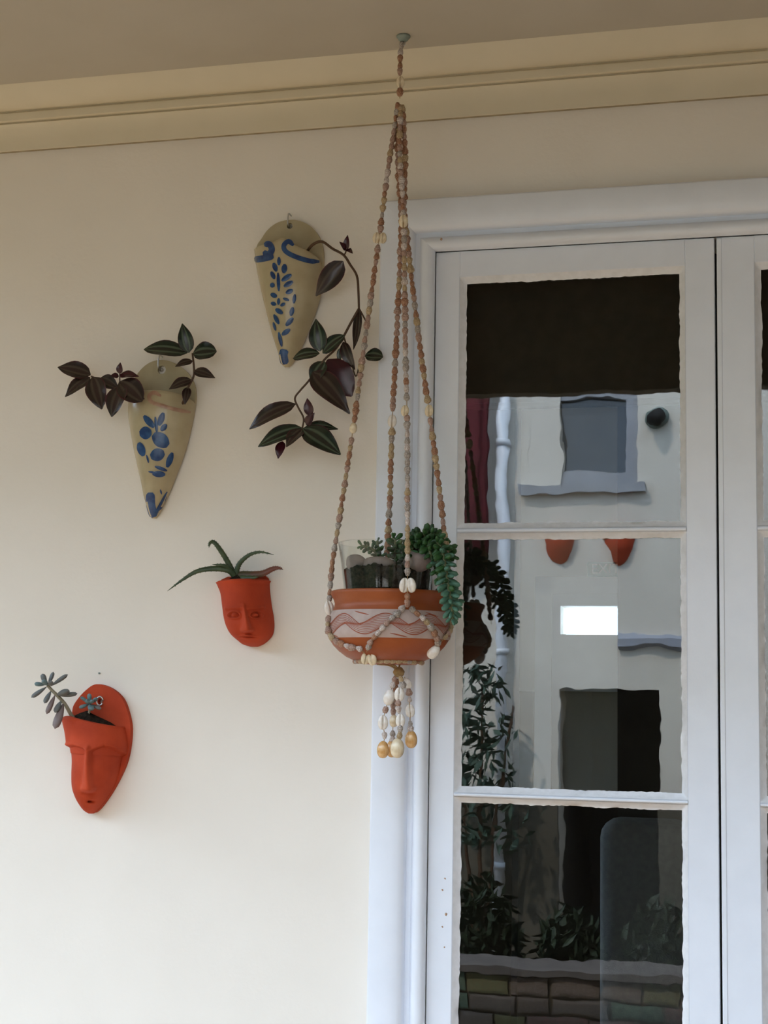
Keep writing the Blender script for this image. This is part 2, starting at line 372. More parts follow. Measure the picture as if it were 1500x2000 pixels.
for lo, hi in (((fx, BK-.012, 0), (bt0.x, BK-.001, fz)), ((dxr-.12, BK-.012, 0), (dxr, BK-.001, fz)), ((bt0.x, BK-.012, bt0.z), (dxr-.12, BK-.001, fz)), ((bt0.x, BK-.012, dz+.004), (dxr-.12, BK-.001, bt1.z)), ((bt0.x, BK-.012, 0), (dxr-.12, BK-.001, min(dz, .9)))):
    m2 = MB(); m2.box(lo, hi); m2.build('panel', IDK if hi[2] <= .91 else TRIM, t, False)
m2 = MB(); m2.box((bt0.x, BK+.05, bt1.z), (dxr-.12, BK+.054, bt0.z)); m2.build('pane', JAR, t, False)
# exit sign above the interior door
def text_mesh(body, size):
    cu = bpy.data.curves.new('lettering', 'FONT'); cu.body = body; cu.size = size; cu.extrude = .001; cu.align_x = 'CENTER'; cu.align_y = 'CENTER'
    o = bpy.data.objects.new('lettering', cu); COL.objects.link(o)
    me = bpy.data.meshes.new_from_object(o.evaluated_get(bpy.context.evaluated_depsgraph_get()))
    bpy.data.objects.remove(o); return me
e0, e1 = P(1152, 1101, BK-.02), P(1214, 1123, BK-.02)
sg = thing('exit_sign', ((e0.x+e1.x)/2, BK-.001, (e0.z+e1.z)/2), 'green EXIT sign seen through the glass above the interior door', 'sign')
mb = MB(); bevel_box(mb, (e0.x-.01, BK-.022, e1.z-.006), (e1.x+.01, BK-.001, e0.z+.006), .003)
mb.build('sign_panel', nmat('sign_green', (.10, .33, .26), (.12, .36, .29), 10, .5), sg, False)
tm = text_mesh('EXIT', (e0.z-e1.z)*1.25); tm.materials.append(nmat('sign_white', (.75, .82, .78), (.8, .86, .82), 10, .5))
inst('lettering', tm, sg, Matrix.Translation(((e0.x+e1.x)/2, BK-.0235, (e0.z+e1.z)/2)) @ Matrix.Rotation(rad(90), 4, 'X'))

# armchair inside the room, seen dimly through the lowest panes
ac = P(1245, 1640, 1.1); aw = (P(1335, 1700, 1.1).x-P(1150, 1700, 1.1).x)*.5
acx = ac.x+.02
ch = thing('armchair', (acx, 1.2, 0), 'grey upholstered armchair inside the room behind the glass doors', 'chair')
GREY = nmat('grey_upholstery', (.13, .135, .145), (.16, .165, .17), 60, .9, .2, 300)
def cushion(mb, lo, hi, r):
    x0, y0, z0 = lo; x1, y1, z1 = hi; rows = []
    for (y, s) in ((y0, r), (y0+r*.3, r*.3), (y0+r, 0), (y1-r, 0), (y1-r*.3, r*.3), (y1, r)):
        row = []
        for cx, cz, a0 in ((x1-r, z1-r, 0), (x0+r, z1-r, 90), (x0+r, z0+r, 180), (x1-r, z0+r, 270)):
            for q in range(5):
                a = rad(a0+q*22.5); row.append((cx+(r-s*.9)*math.cos(a), y, cz+(r-s*.9)*math.sin(a)))
        rows.append(row)
    o = mb.grid(rows, True); n = len(rows[0]); mb.f.append(tuple(o+k for k in range(n))); mb.f.append(tuple(o+5*n+k for k in range(n))[::-1])
mb = MB(); cushion(mb, (acx-aw, 1.10, .40), (acx+aw, 1.24, ac.z+.05), .05); mb.build('backrest', GREY, ch)
mb = MB(); cushion(mb, (acx-aw, .58, .22), (acx+aw, 1.12, .42), .05); mb.build('seat', GREY, ch)
for s_ in (-1, 1):
    mb = MB(); cushion(mb, (acx+s_*(aw+.05)-.05, .58, .20), (acx+s_*(aw+.05)+.05, 1.2, .62), .045); mb.build('armrest', GREY, ch)
    for y in (.64, 1.16):
        mb = MB(); mb.tube([(acx+s_*aw*.9, y, 0), (acx+s_*aw*.9, y, .21)], [.016, .022], 8); mb.build('leg', IDK, ch)

DKPAN = nmat('added_panel_dark', (.018, .013, .009), (.03, .021, .014), 12, .6)
mb = MB(); mb.box((-2.5, 1.0, 0), (P(1003, 1300, 1.0).x, 1.1, ZC)); struct(mb, 'added_panel', DKPAN)  # added dark panel that blackens the room behind the left of the panes
mb = MB(); mb.box((P(1003, 1600, 2.5).x-.3, 2.5, 0), (P(1206, 1600, 2.5).x+.3, 2.6, P(1100, 1548, 2.5).z)); struct(mb, 'added_low_panel', DKPAN)  # added low dark panel hiding the bright lower part of the room
# ---------------- courtyard that the panes mirror
DF = 5.0
def PM(px, py, D):
    v = P(px, py, GY+D); return Vector((v.x, GY-D, v.z))
FACM = nmat('courtyard_wall_render', (.68, .63, .56), (.74, .69, .61), 2.2, .85, .15, 30)
GRD = nmat('courtyard_paving', (.15, .11, .065), (.20, .15, .09), 2.5, .9, .2, 20)
mb = MB(); mb.box((-9, -8, -.14), (6, -2.4, -.04)); mb.box((-9, -2.4, -.14), (-2.6, 3.6, -.04)); mb.box((3.2, -2.4, -.14), (6, 3.6, -.04)); struct(mb, 'ground', GRD)
mb = MB(); mb.box((-9.2, -8, -.14), (-9, 3.6, 4.2)); mb.box((-3.0, -8.2, -.14), (6, -8, 6.0)); mb.box((-9.2, -8.2, -.14), (-3.0, -8, 4.2)); mb.box((6, -8.2, -.14), (6.2, 3.6, 6.0)); SIDEW = nmat('added_side_wall_render', (.20, .17, .13), (.26, .22, .17), 3, .9)
m2 = MB(); m2.box((2.5, -4.6, -.04), (2.7, -.002, 3.4)); struct(m2, 'added_side_wall', SIDEW)  # unseen wall added to cut sky light from the right
struct(mb, 'added_sky_wall', nmat('sky_wall_dark_green', (.03, .045, .02), (.06, .075, .035), 6, .9, .6, 20))  # unseen dark walls added around the courtyard to block low sky
YF = GY-DF
xl = PM(905, 1200, DF).x-.45; xr_ = 1.5
o0, o1 = PM(1092, 1345, DF), PM(1286, 1345, DF)           # dark doorway
w0, w1 = PM(1036, 756, DF), PM(1246, 944, DF)             # window
mb = MB(); H = 4.2
mb.box((xl, YF-.2, -.04), (o0.x, YF, H)) if o0.x < o1.x else None
mb.box((o1.x, YF-.2, -.04), (xr_, YF, H))
mb.box((o0.x, YF-.2, o0.z), (o1.x, YF, w1.z))
mb.box((o0.x, YF-.2, w0.z), (o1.x, YF, H))
mb.box((o0.x, YF-.2, w1.z), (w0.x, YF, w0.z)) if o0.x < w0.x else mb.box((w0.x, YF-.2, w1.z), (w0.x+.001, YF, w0.z))
mb.box((w1.x, YF-.2, w1.z), (o1.x, YF, w0.z))
mb.box((o0.x-.2, YF-1.6, -.04), (o1.x+.2, YF-1.5, 4.2))
struct(mb, 'wall_courtyard', FACM)
mb = MB(); mb.box((o0.x-.1, YF-1.5, -.04), (o0.x-.001, YF-.2, H)); mb.box((o1.x+.001, YF-1.5, -.04), (o1.x+.1, YF-.2, H)); mb.box((o0.x-.1, YF-1.5, H-.1), (o1.x+.1, YF-.2, H)); mb.box((o0.x, YF-1.5, o0.z+.2), (o1.x, YF-.2, o0.z+.3))
mb.box((o0.x, YF-1.499, -.04), (o1.x, YF-1.45, H-.1))
struct(mb, 'wall_passage', IDK)
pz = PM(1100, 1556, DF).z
mb = MB(); mb.box((xl, YF, -.04), (o0.x, YF+.03, pz)); mb.box((o1.x, YF, -.04), (xr_, YF+.03, pz)); struct(mb, 'trim_8', nmat('dark_facade_base', (.085, .075, .055), (.12, .105, .08), 3, .9, .3, 20))  # added dark band along the foot of the courtyard wall
wr = root_struct('window_1', (w0.x, YF, w1.z))
WFR = nmat('grey_window_paint', (.30, .31, .34), (.36, .37, .40), 10, .5)
WGL = nmat('dusky_window_glass', (.03, .04, .055), (.045, .06, .08), 2, .08, spec=.8)
fw = .07
for lo, hi in (((w0.x, YF-.10, w1.z), (w0.x+fw, YF-.02, w0.z)), ((w1.x-fw, YF-.10, w1.z), (w1.x, YF-.02, w0.z)), ((w0.x+fw, YF-.10, w1.z), (w1.x-fw, YF-.02, w1.z+fw)), ((w0.x+fw, YF-.10, w0.z-fw), (w1.x-fw, YF-.02, w0.z))):
    m2 = MB(); bevel_box(m2, lo, hi, .004); m2.build('frame', WFR, wr, False)
m2 = MB(); m2.box((w0.x+fw, YF-.075, w1.z+fw), (w1.x-fw, YF-.07, w0.z-fw)); m2.build('pane', WGL, wr, False)
m2 = MB(); m2.box((w0.x-.05, YF-.1, w1.z-.05), (w1.x+.05, YF+.05, w1.z)); m2.build('sill', WFR, wr, False)
# ledge, downpipe, awning post
l0, l1 = PM(1208, 1240, DF), PM(1345, 1268, DF)
mb = MB(); mb.grid([[(x, YF, l0.z), (x, YF+.02, l0.z), (x, YF+.045, l0.z-.02), (x, YF+.045, l1.z+.02), (x, YF, l1.z)] for x in (l0.x, l1.x)]); struct(mb, 'trim_6', nmat('slate_ledge', (.30, .32, .38), (.36, .38, .44), 8, .7))
dp = PM(984, 1200, DF)
dpt = thing('downpipe', (dp.x, YF+.06, 0), 'white downpipe mirrored in the left side of the panes', 'pipe')
mb = MB(); mb.tube([(dp.x, YF+.07, -.04), (dp.x, YF+.07, 4.1)], .030, 14); mb.build('pipe', TRIM, dpt)
for z in (.6, 1.7, 2.8):
    mb = MB(); mb.tube([(dp.x, YF+.07, z), (dp.x, YF+.07, z+.04)], .037, 14); mb.box((dp.x-.02, YF+.001, z), (dp.x+.02, YF+.05, z+.04)); mb.build('bracket', TRIM, dpt)
ct = PM(930, 1000, DF-.14)
CUR = nmat('dark_red_canvas', (.10, .012, .016), (.14, .018, .022), 10, .8)
mb = MB(); rows = []
for z in [PM(930, 1085, DF-.14).z+i*.25 for i in range(9)]:
    row = []
    for q in range(28):
        a = 2*math.pi*q/28; row.append((ct.x-.06+(.11+.015*math.cos(7*a))*math.cos(a), ct.y+(.045+.012*math.cos(7*a))*math.sin(a), z))
    rows.append(row)
o_ = mb.grid(rows, True); mb.f.append(tuple(o_+q for q in range(28))); mb.f.append(tuple(o_+8*28+q for q in range(28)))
zt_ = max(v.z for v in mb.v)
o = mb.build('curtain', CUR, None, True, origin=(ct.x, ct.y, PM(930, 1085, DF-.14).z)); tag(o, 'dark red gathered curtain mirrored at the left edge of the top pane', 'curtain')
mb = MB(); mb.tube([(ct.x-.35, ct.y, zt_+.01), (ct.x+.06, ct.y, zt_+.01)], .014, 8); mb.tube([(ct.x+.03, ct.y, zt_+.01), (ct.x+.03, YF, zt_+.01)], .012, 8)
o = mb.build('curtain_rail', IDK, None, True, origin=(ct.x, ct.y, zt_)); tag(o, 'dark rail carrying the red curtain on the mirrored wall', 'rail')
# two terracotta cones on the mirrored wall
for px, lab in ((1093, 'terracotta wall pocket mirrored in the glass, nearer the hanging bowl'), (1212, 'terracotta wall pocket mirrored in the glass, nearer the door meeting line')):
    c = PM(px, 1062, DF); s = .068
    th_ = thing('mirrored_wall_pocket', (c.x, YF, c.z), lab, 'wall pocket', 'pockets on the mirrored wall')
    mb = MB(); rows = []
    for zz, a, b in ((.04, 1.0, .9), (.02, .98, .95), (-.03, .85, .8), (-.08, .55, .5), (-.105, .3, .25), (-.115, .05, .04)):
        rows.append([(c.x+s*1.15*a*math.sin(rad(q*15-90)), YF-.0+s*b*math.cos(rad(q*15-90))*1.3+.002, c.z+zz) for q in range(13)])
    mb.grid(rows); mb.f.append(tuple(range(13))); mb.build('body', TERRA, th_)
    mb = MB(); mb.tube([(c.x+s*1.15*math.sin(rad(q*15-90)), YF+s*.9*1.3*math.cos(rad(q*15-90))+.004, c.z+.042) for q in range(13)], .008, 6); mb.build('rim', TERRA, th_)
# round lamp on the mirrored wall
c = PM(1285, 817, DF)
lt = thing('wall_lamp', (c.x, YF, c.z), 'small round lamp mirrored beside the dark window in the top pane', 'lamp')
mb = MB(); mb.tube([(c.x, YF, c.z), (c.x, YF+.03, c.z)], .06, 16); mb.build('backplate', ROSE, lt)
mb = MB(); mb.tube([(c.x, YF+.03, c.z), (c.x, YF+.08, c.z-.01), (c.x-.01, YF+.12, c.z-.03)], [.045, .05, .02], 12); mb.build('lamp_head', DARK, lt)
# low garden wall, coping and shrubs in front of it
DL = 3.7; YL = GY-DL
k0, k1 = PM(900, 1880, DL), PM(1340, 1893, DL); k2 = PM(1340, 1962, DL)
KW = nmat('garden_wall_stone', (.10, .075, .05), (.17, .14, .10), 8, .9, .6, 30)
x0_, x1_ = k0.x-.5, 2.4
gw = root_struct('garden_wall', (x0_, YL-.2, 0))
mb = MB(); mb.box((x0_, YL-.21, -.04), (x1_, YL-.012, k0.z-.03)); mb.build('core', KW, gw, False)
mb = MB(); mb.box((x0_, YL-.25, k0.z-.03), (x1_, YL+.03, k0.z)); mb.build('coping', nmat('garden_wall_coping', (.10, .085, .078), (.13, .11, .10), 10, .85), gw, False)
rs = random.Random(11); zz = -.03
sm = []
for q in range(5):
    m2 = MB(); bevel_box(m2, (-.5, -.5, -.5), (.5, .5, .5), .16); me = m2.mesh('stone', nmat('rubble_stone', tuple(rs.uniform(.6, 1.2)*c_ for c_ in (.19, .14, .10)), tuple(rs.uniform(.6, 1.2)*c_ for c_ in (.26, .20, .15)), 14, .9, .5, 40), False); sm.append(me)
while zz < k0.z-.05:
    hh = min(rs.uniform(.07, .10), k0.z-.03-zz); x = x0_
    while x < x1_-.05:
        ww = min(rs.uniform(.14, .30), x1_-x)
        inst('stone', rs.choice(sm), gw, Matrix.Translation((x+ww/2, YL-.01, zz+hh/2)) @ Matrix.Rotation(math.pi, 4, 'Z') @ Matrix.Diagonal((ww-.012, .03, hh-.012, 1)))
        x += ww
    zz += hh
ci = PM(938, 1560, DF-.30); ct_ = PM(938, 1300, DF-.30)
TEAL = nmat('climber_leaf', (.035, .07, .05), (.07, .115, .085), 30, .6)
cl = thing('climbing_shrub', (ci.x, ci.y, -.04), 'tall loose grey-green shrub mirrored at the lower left of the middle pane', 'shrub')
for dx_ in (-.08, 0, .09):
    mb = MB(); mb.tube(cat([Vector((ci.x, ci.y, -.04)), Vector((ci.x+dx_, ci.y, ci.z)), Vector((ci.x+dx_*1.8, ci.y, ct_.z-.1-abs(dx_)))], 5), .009, 6); mb.build('stem', STEMB, cl)
mb = MB()
for q in range(420):
    t_ = rs.random(); wdt = .20*(1-.55*t_)
    p = Vector((ci.x+rs.gauss(0, wdt*.6), ci.y+rs.gauss(0, .05), lerp(ci.z-.25, ct_.z, t_)))
    a = Vector((rs.gauss(0, 1), rs.gauss(0, 1), rs.gauss(0, 1))).normalized(); s_ = a.orthogonal().normalized()*.016; a = a*.042; n_ = a.cross(s_).normalized()*.004
    mb.add([p-a, p+s_, p+a, p-s_, p+n_], [(0, 1, 4), (1, 2, 4), (2, 3, 4), (3, 0, 4), (3, 2, 1, 0)])
o = mb.build('foliage', TEAL, cl, False); o['kind'] = 'stuff'
HED = nmat('shrub_leaf', (.012, .022, .010), (.025, .04, .016), 30, .6)
for px, hpx, lab in ((945, 1740, 'dark shrub mirrored at the left of the lowest pane'), (1110, 1800, 'dark shrub mirrored at the middle of the lowest pane'), (1285, 1790, 'dark shrub mirrored at the right of the lowest pane')):
    b = PM(px, 1885, DL+.45); tp = PM(px, hpx, DL+.45)
    sh = thing('garden_shrub', (b.x, b.y, -.04), lab, 'shrub', 'shrubs behind the garden wall')
    mb = MB(); mb.tube([(b.x, b.y, -.04), (b.x+.02, b.y, b.z), (b.x, b.y, tp.z-.05)], [.03, .02, .008], 8); mb.build('trunk', STEMB, sh)
    mb = MB()
    for q in range(700):
        d = Vector((rs.gauss(0, 1), rs.gauss(0, 1), rs.gauss(0, 1))).normalized()*(rs.random()**.4)
        p = Vector((b.x+d.x*.175, b.y+d.y*.15, (b.z-.15+tp.z)/2+d.z*(tp.z-b.z+.3)/2))
        a = Vector((rs.gauss(0, 1), rs.gauss(0, 1), rs.gauss(0, 1))).normalized(); s_ = a.orthogonal().normalized()*.016; a = a*.045
        n_ = a.cross(s_).normalized()*.004
        mb.add([p-a, p+s_, p+a, p-s_, p+n_], [(0, 1, 4), (1, 2, 4), (2, 3, 4), (3, 0, 4), (3, 2, 1, 0)])
    o = mb.build('foliage', HED, sh, False); o['kind'] = 'stuff'

# ================================================================== WALL POTS
def kview(px, py):
    d = ray(px, py); return abs(d.x/d.y)
class Shell:
    """half-round vessel hung on the wall. rows: (y_px, left_px, right_px, depth m) from lip to tip"""
    def __init__(s, rows, base=0.006, lip=None, power=1.0):
        s.base = base; s.lip = lip or (lambda ph: 0.0); R = []
        for y, xl_, xr2, b in rows:
            XRr = P(xr2, y, -base).x; XLl = P(xl_, y, -base).x; Wd = XRr-XLl; kb = kview((xl_+xr2)/2, y)*b
            a = max(.001, (Wd*Wd-kb*kb)/(2*Wd)); R.append((XRr-a, P((xl_+xr2)/2, y, -base-b*.8).z, a, b))
        s.R = [tuple(v) for v in (lambda A: [(*p, *q) for p, q in A])(list(zip([(v.x, v.y) for v in cat([(r[0], r[1], 0) for r in R], 8)], [(v.x, v.y) for v in cat([(r[2], r[3], 0) for r in R], 8)])))]
        s.n = len(s.R)
    def row(s, t):
        u = max(0, min(1, t))*(s.n-1); i = min(int(u), s.n-2); f = u-i
        return [lerp(s.R[i][q], s.R[i+1][q], f) for q in range(4)]
    def pt(s, t, ph, inset=0.0):
        xc, z, a, b = s.row(t); a = max(.0005, a-inset); b = max(.0005, b-inset)
        return Vector((xc+a*math.sin(ph), -s.base-b*math.cos(ph), z+s.lip(ph)*max(0, 1-t*2.2)))
    def mesh(s, mb, nt=60, nphi=48, disp=None, th=.006, inner=.38):
        phs = [rad(-90+180*j/nphi) for j in range(nphi+1)]
        outer = []
        for i in range(nt+1):
            t = i/nt; row = []
            for ph in phs:
                p = s.pt(t, ph)
                if disp:
                    q = proj(p); e = disp(*q)
                    xc, z, a, b = s.row(t)
                    nrm = Vector((math.sin(ph)/max(a, .003), -math.cos(ph)/max(b, .003), 0)).normalized()
                    p = p+nrm*e
                row.append(p)
            outer.append(row)
        inn = [[s.pt(inner*i/10, ph, th) for ph in phs] for i in range(10, -1, -1)]
        rim = [[lerp(inn[-1][j], outer[0][j], .5)+Vector((0, 0, th*.35)) for j in range(nphi+1)]]
        mb.grid(inn+rim+outer)
    def front(s, px, py):
        """point of the front surface seen at a pixel"""
        Y = -s.base-.03
        for it in range(12):
            p = P(px, py, Y)
            lo, hi = 0, 1
            for q in range(18):
                m_ = (lo+hi)/2
                xc, z, a, b = s.row(m_); x = max(-1, min(1, (p.x-xc)/max(a, 1e-4)))
                zz = z+s.lip(math.asin(x))*max(0, 1-m_*2.2)
                if zz > p.z: lo = m_
                else: hi = m_
            xc, z, a, b = s.row(lo); x = max(-.999, min(.999, (p.x-xc)/max(a, 1e-4)))
            Y = lerp(Y, -s.base-b*math.sqrt(1-x*x), .7)
        return P(px, py, Y)
def stroke(mb, sh, pts, w, taper=True, lift=.0011):
    """brush stroke in pixels laid on a vessel's front; w may vary along it"""
    pp = cat([(x, y, 0) for x, y in pts], 6 if len(pts) > 2 else 8); n = len(pp); rows = []
    for i, p in enumerate(pp):
        t = i/(n-1); d = (pp[min(i+1, n-1)]-pp[max(0, i-1)]).normalized(); s_ = Vector((-d.y, d.x, 0))
        hw = w/2*(max(.08, math.sin(math.pi*(.06+.88*t)))**.65 if taper else min(1, .5+5*min(t, 1-t)))
        row = []
        for j in (-1, -.5, 0, .5, 1):
            q = p+s_*(hw*j); f = sh.front(q.x, q.y); row.append(f+(CAM-f).normalized()*(lift+.0004*(1-abs(j))))
        rows.append(row)
    mb.grid(rows)
def plate(name, outline, holes, y0, y1, mat, parent, smooth=True):
    """flat plate with real holes; outline/holes are lists of (x,z)"""
    bm = bmesh.new(); es = []
    for lp in [outline]+holes:
        vs_ = [bm.verts.new((x, y1, z)) for x, z in lp]
        es += [bm.edges.new((vs_[i], vs_[(i+1) % len(vs_)])) for i in range(len(vs_))]
    r = bmesh.ops.triangle_fill(bm, edges=es, use_beauty=True)
    ex = bmesh.ops.extrude_face_region(bm, geom=list(bm.faces))
    for v in [g for g in ex['geom'] if isinstance(g, bmesh.types.BMVert)]: v.co.y = y0
    bmesh.ops.recalc_face_normals(bm, faces=bm.faces)
    mb = MB(); mb.v = [v.co.copy() for v in bm.verts]; bm.verts.index_update(); mb.f = [tuple(v.index for v in f.verts) for f in bm.faces]; bm.free()
    return mb.build(name, mat, parent, smooth, sharp=40)
def circ(c, r, n=16): return [(c.x+r*math.cos(2*math.pi*q/n), c.z+r*math.sin(2*math.pi*q/n)) for q in range(n)]
def soil_in(sh, t, parent, inset=.005, mound=.0):
    mb = MB(); phs = [rad(-90+180*j/24) for j in range(25)]; rr = random.Random(5)
    c = sum((sh.pt(t, p) for p in phs), Vector())/25; rows = []
    for k_ in (0, .35, .7, 1):
        rows.append([lerp(c, sh.pt(t, p, inset), k_)+Vector((0, 0, rr.uniform(0, .006)*(1 if k_ < 1 else 0)-.004*k_+mound*(1-k_))) for p in phs])
    mb.grid(rows); mb.build('soil', SOIL, parent)
def hook(px, py0, py1, Y, label):
    p0, p1 = P(px-1, py1, Y), P(px, py0, Y)
    mb = MB(); mb.tube(cat([p0+Vector((0, .004, -.001)), p0+Vector((0, -.010, .002)), lerp(p0, p1, .5)+Vector((0, -.012, 0)), p1+Vector((0, -.010, .001)), p1+Vector((0, -.003, .004)), Vector((p1.x, .0, p1.z+.003))], 5), .0016, 8)
    mb.tube([Vector((p0.x, 0, p0.z)), Vector((p0.x, -.006, p0.z))], .0042, 10)
    o = mb.build('wall_hook', STEEL, None, True, origin=Vector((p1.x, 0, p1.z))); return tag(o, label, 'hook')

def zoomed(s, ox, oy): return lambda x, y: (ox+x*s, oy+y*s)
# ---- painted ceramic pocket, upper
zA = zoomed(.22667, 440, 400)
A = Shell([(476, 497, 630, .052), (520, 503, 631, .055), (560, 511, 626, .053), (600, 520, 617, .048), (640, 530, 604, .040), (675, 540, 590, .030), (696, 546, 580, .022), (709, 550, 572, .015), (717, 557, 565, .004)],
          base=.007, lip=lambda ph: (.0 if ph < 0 else -.034*(ph/1.57)**1.1)+.010*math.exp(-((ph-.05)/.25)**2))
def pocket(name, sh, label, plate_px, hole_px, hole_r, strokes, red, group):
    loc = Vector((sh.row(1)[0], 0, sh.row(1)[1]))
    root = thing(name, loc, label, 'wall pocket', group)
    mb = MB(); sh.mesh(mb, disp=None); mb.build('pocket_front', GLAZE, root, True, sharp=60)
    ol = [P(x, y, -.008) for x, y in plate_px]
    ol = [(v.x, v.y) for v in cat([(p.x, p.z, 0) for p in ol], 5)]
    h = P(*hole_px, -.008)
    plate('back_plate', ol, [circ(h, hole_r*mpp(h), 14)], -.0005, -.0085, GLAZE, root)
    for s_ in strokes:
        mb = MB(); stroke(mb, sh, *s_); mb.build('brush_stroke', BLUE, root, True)
    if red:
        for s_ in red:
            mb = MB(); stroke(mb, sh, *s_); mb.build('brush_stroke', SLIPR, root, True)['label'] = 'faded red scroll stroke'
    soil_in(sh, .10, root)
    return root
SA = []
for a, b, w in [((462, 450), (462, 522), 32), ((415, 500), (440, 575), 42), ((505, 590), (512, 510), 50), ((395, 575), (425, 640), 38), ((485, 655), (570, 600), 45), ((385, 690), (425, 695), 44), ((505, 705), (582, 660), 44), ((390, 768), (445, 792), 42), ((522, 762), (582, 733), 42), ((453, 585), (462, 745), 30), ((392, 845), (438, 860), 36), ((460, 805), (458, 862), 28), ((475, 872), (515, 848), 30), ((497, 805), (550, 825), 26), ((590, 850), (600, 770), 32), ((432, 898), (495, 938), 42), ((565, 958), (582, 882), 40), ((418, 945), (462, 1028), 36), ((522, 1042), (585, 975), 44), ((412, 1012), (434, 1084), 24), ((488, 1122), (557, 1072), 44), ((460, 1098), (487, 1222), 32)]:
    SA.append(([zA(*a), zA(*b)], w*.2267))
SA.append(([zA(250, 472), zA(330, 462), zA(415, 440)], 13, False)); SA.append(([zA(335, 345), zA(380, 340), zA(400, 390), zA(365, 430), zA(330, 400)], 12, False))
SA.append(([zA(588, 350), zA(545, 315), zA(505, 350), zA(520, 400), zA(600, 445), zA(720, 482), zA(812, 490)], 9.5, False))
SA.append(([zA(512, 1245), zA(500, 1300), zA(515, 1375)], 17, False))
pocket('ceramic_wall_pocket', A, 'upper beige ceramic cone pocket with blue leaf brushwork hanging near the door', [(497, 505), (502, 480), (511, 466), (523, 449), (542, 435), (566, 429.5), (590, 433), (611, 446), (626, 468), (632, 500), (628, 545), (612, 610), (590, 668), (570, 706), (558, 712), (548, 680), (530, 625), (512, 560)], (566, 441.5), 6, SA, None, 'painted ceramic pockets')
hook(566, 422, 442, -.009, 'steel hook through the upper ceramic pocket')
# ---- painted ceramic pocket, lower left
zB = zoomed(.24, 90, 620)
B = Shell([(764, 252, 382, .052), (802, 251, 377, .056), (850, 258, 368, .052), (894, 266, 356, .046), (937, 275, 341, .037), (968, 281, 328, .028), (992, 288, 317, .019), (1005, 292, 310, .012), (1012.5, 297, 305, .004)],
          base=.007, lip=lambda ph: -.012*(ph+.3)**2*.5)
SB = []
for a, b, w in [((795, 800), (878, 895), 55), ((888, 808), (903, 945), 26), ((918, 880), (955, 775), 52), ((935, 922), (980, 870), 46), ((760, 945), (858, 935), 105), ((872, 950), (992, 1045), 118), ((755, 1018), (792, 1128), 66), ((850, 1135), (962, 1100), 105), ((818, 1120), (834, 1184), 16), ((985, 1220), (1028, 1100), 52), ((885, 1212), (985, 1248), 30), ((832, 1255), (900, 1265), 18), ((865, 1272), (970, 1278), 52), ((930, 1400), (940, 1440), 14)]:
    SB.append(([zB(*a), zB(*b)], w*.24))
SB.append(([zB(848, 1425), zB(852, 1530), zB(880, 1625)], 18, False)); SB.append(([zB(885, 1605), zB(935, 1530), zB(988, 1420)], 9, True))
RB = [([zB(935, 640), zB(880, 612), zB(838, 640), zB(860, 688), zB(960, 722), zB(1060, 750), zB(1178, 772)], 7.5, False)]
pocket('ceramic_wall_pocket', B, 'lower beige ceramic cone pocket with blue flower brushwork and faded red scroll', [(253, 800), (254, 770), (262, 742), (275, 722), (293, 708), (313, 703), (333, 706), (352, 716), (369, 731), (381, 757), (381, 790), (370, 845), (352, 900), (332, 955), (312, 998), (301, 1008), (291, 985), (276, 935), (262, 870)], (316, 722.5), 8.5, SB, RB, 'painted ceramic pockets')
hook(314, 698, 721, -.009, 'steel hook through the lower ceramic pocket')

# ---- small terracotta face planter
def g(x, y, cx, cy, sx, sy): return math.exp(-((x-cx)/sx)**2-((y-cy)/sy)**2)
def seg(x, y, ax, ay, bx, by):
    dx, dy = bx-ax, by-ay; t = max(0, min(1, ((x-ax)*dx+(y-ay)*dy)/(dx*dx+dy*dy))); return math.hypot(x-ax-t*dx, y-ay-t*dy), t
def faceC(x, y):
    d = 0
    dd, t = seg(x, y, 476, 1184, 482, 1231); d += (.005+.020*t)*math.exp(-(dd/(3.6+3.4*t))**2)       # nose ridge
    d += .004*g(x, y, 474, 1230, 4.5, 4)+.004*g(x, y, 491, 1230, 4.5, 4)                                # nostril wings
    d -= .011*g(x, y, 483.5, 1236.5, 6, 2.8)
    for ex in (457, 500):
        dx, dy = (x-ex)/12.0, (y-1201-((x-ex)/12.0)**2*.8)/7.0
        r = math.hypot(dx, dy)
        d -= .0045*g(x, y, ex, 1200, 18, 14)
        d += .0075*math.exp(-(math.hypot((x-ex)/6.0, (y-1201)/5.0))**2)
        d += .0050*math.exp(-((r-1.0)/.22)**2) - .0035*math.exp(-((r-.70)/.15)**2)
        dd, t = seg(x, y, ex-15, 1189, ex+14, 1187); d += .0045*math.exp(-(dd/3.2)**2)
    d += .0060*g(x, y, 483, 1241.8, 12, 1.9)+.0060*g(x, y, 483, 1247.2, 10, 2.2)-.0055*g(x, y, 483, 1244.4, 13, 1.1)
    d += .005*g(x, y, 484, 1256, 14, 6)
    d += .003*math.exp(-((y-1134)/4.0)**2)
    return d
Cs = Shell([(1134, 423, 527, .072), (1142, 426, 527, .072), (1156, 431, 528, .072), (1180, 434, 531, .074), (1202, 436, 535, .076), (1222, 442, 536, .074), (1238, 451, 533, .066), (1250, 464, 524, .052), (1258, 477, 514, .034), (1263, 490, 503, .010)], base=.002,
           lip=lambda ph: .003*math.sin(ph))
rC = thing('face_planter', Vector((Cs.row(1)[0], 0, Cs.row(1)[1])), 'small terracotta face planter with round eyes holding the aloe', 'planter', 'terracotta face planters')
mb = MB(); Cs.mesh(mb, nt=130, nphi=150, disp=faceC, th=.007); mb.build('face', TERRA, rC, True)
bp_ = [(Cs.row(t)[0]-Cs.row(t)[2]*.98, Cs.row(t)[1]) for t in [q/20 for q in range(21)]]+[(Cs.row(t)[0]+Cs.row(t)[2]*.98, Cs.row(t)[1]) for t in [q/20 for q in range(20, -1, -1)]]
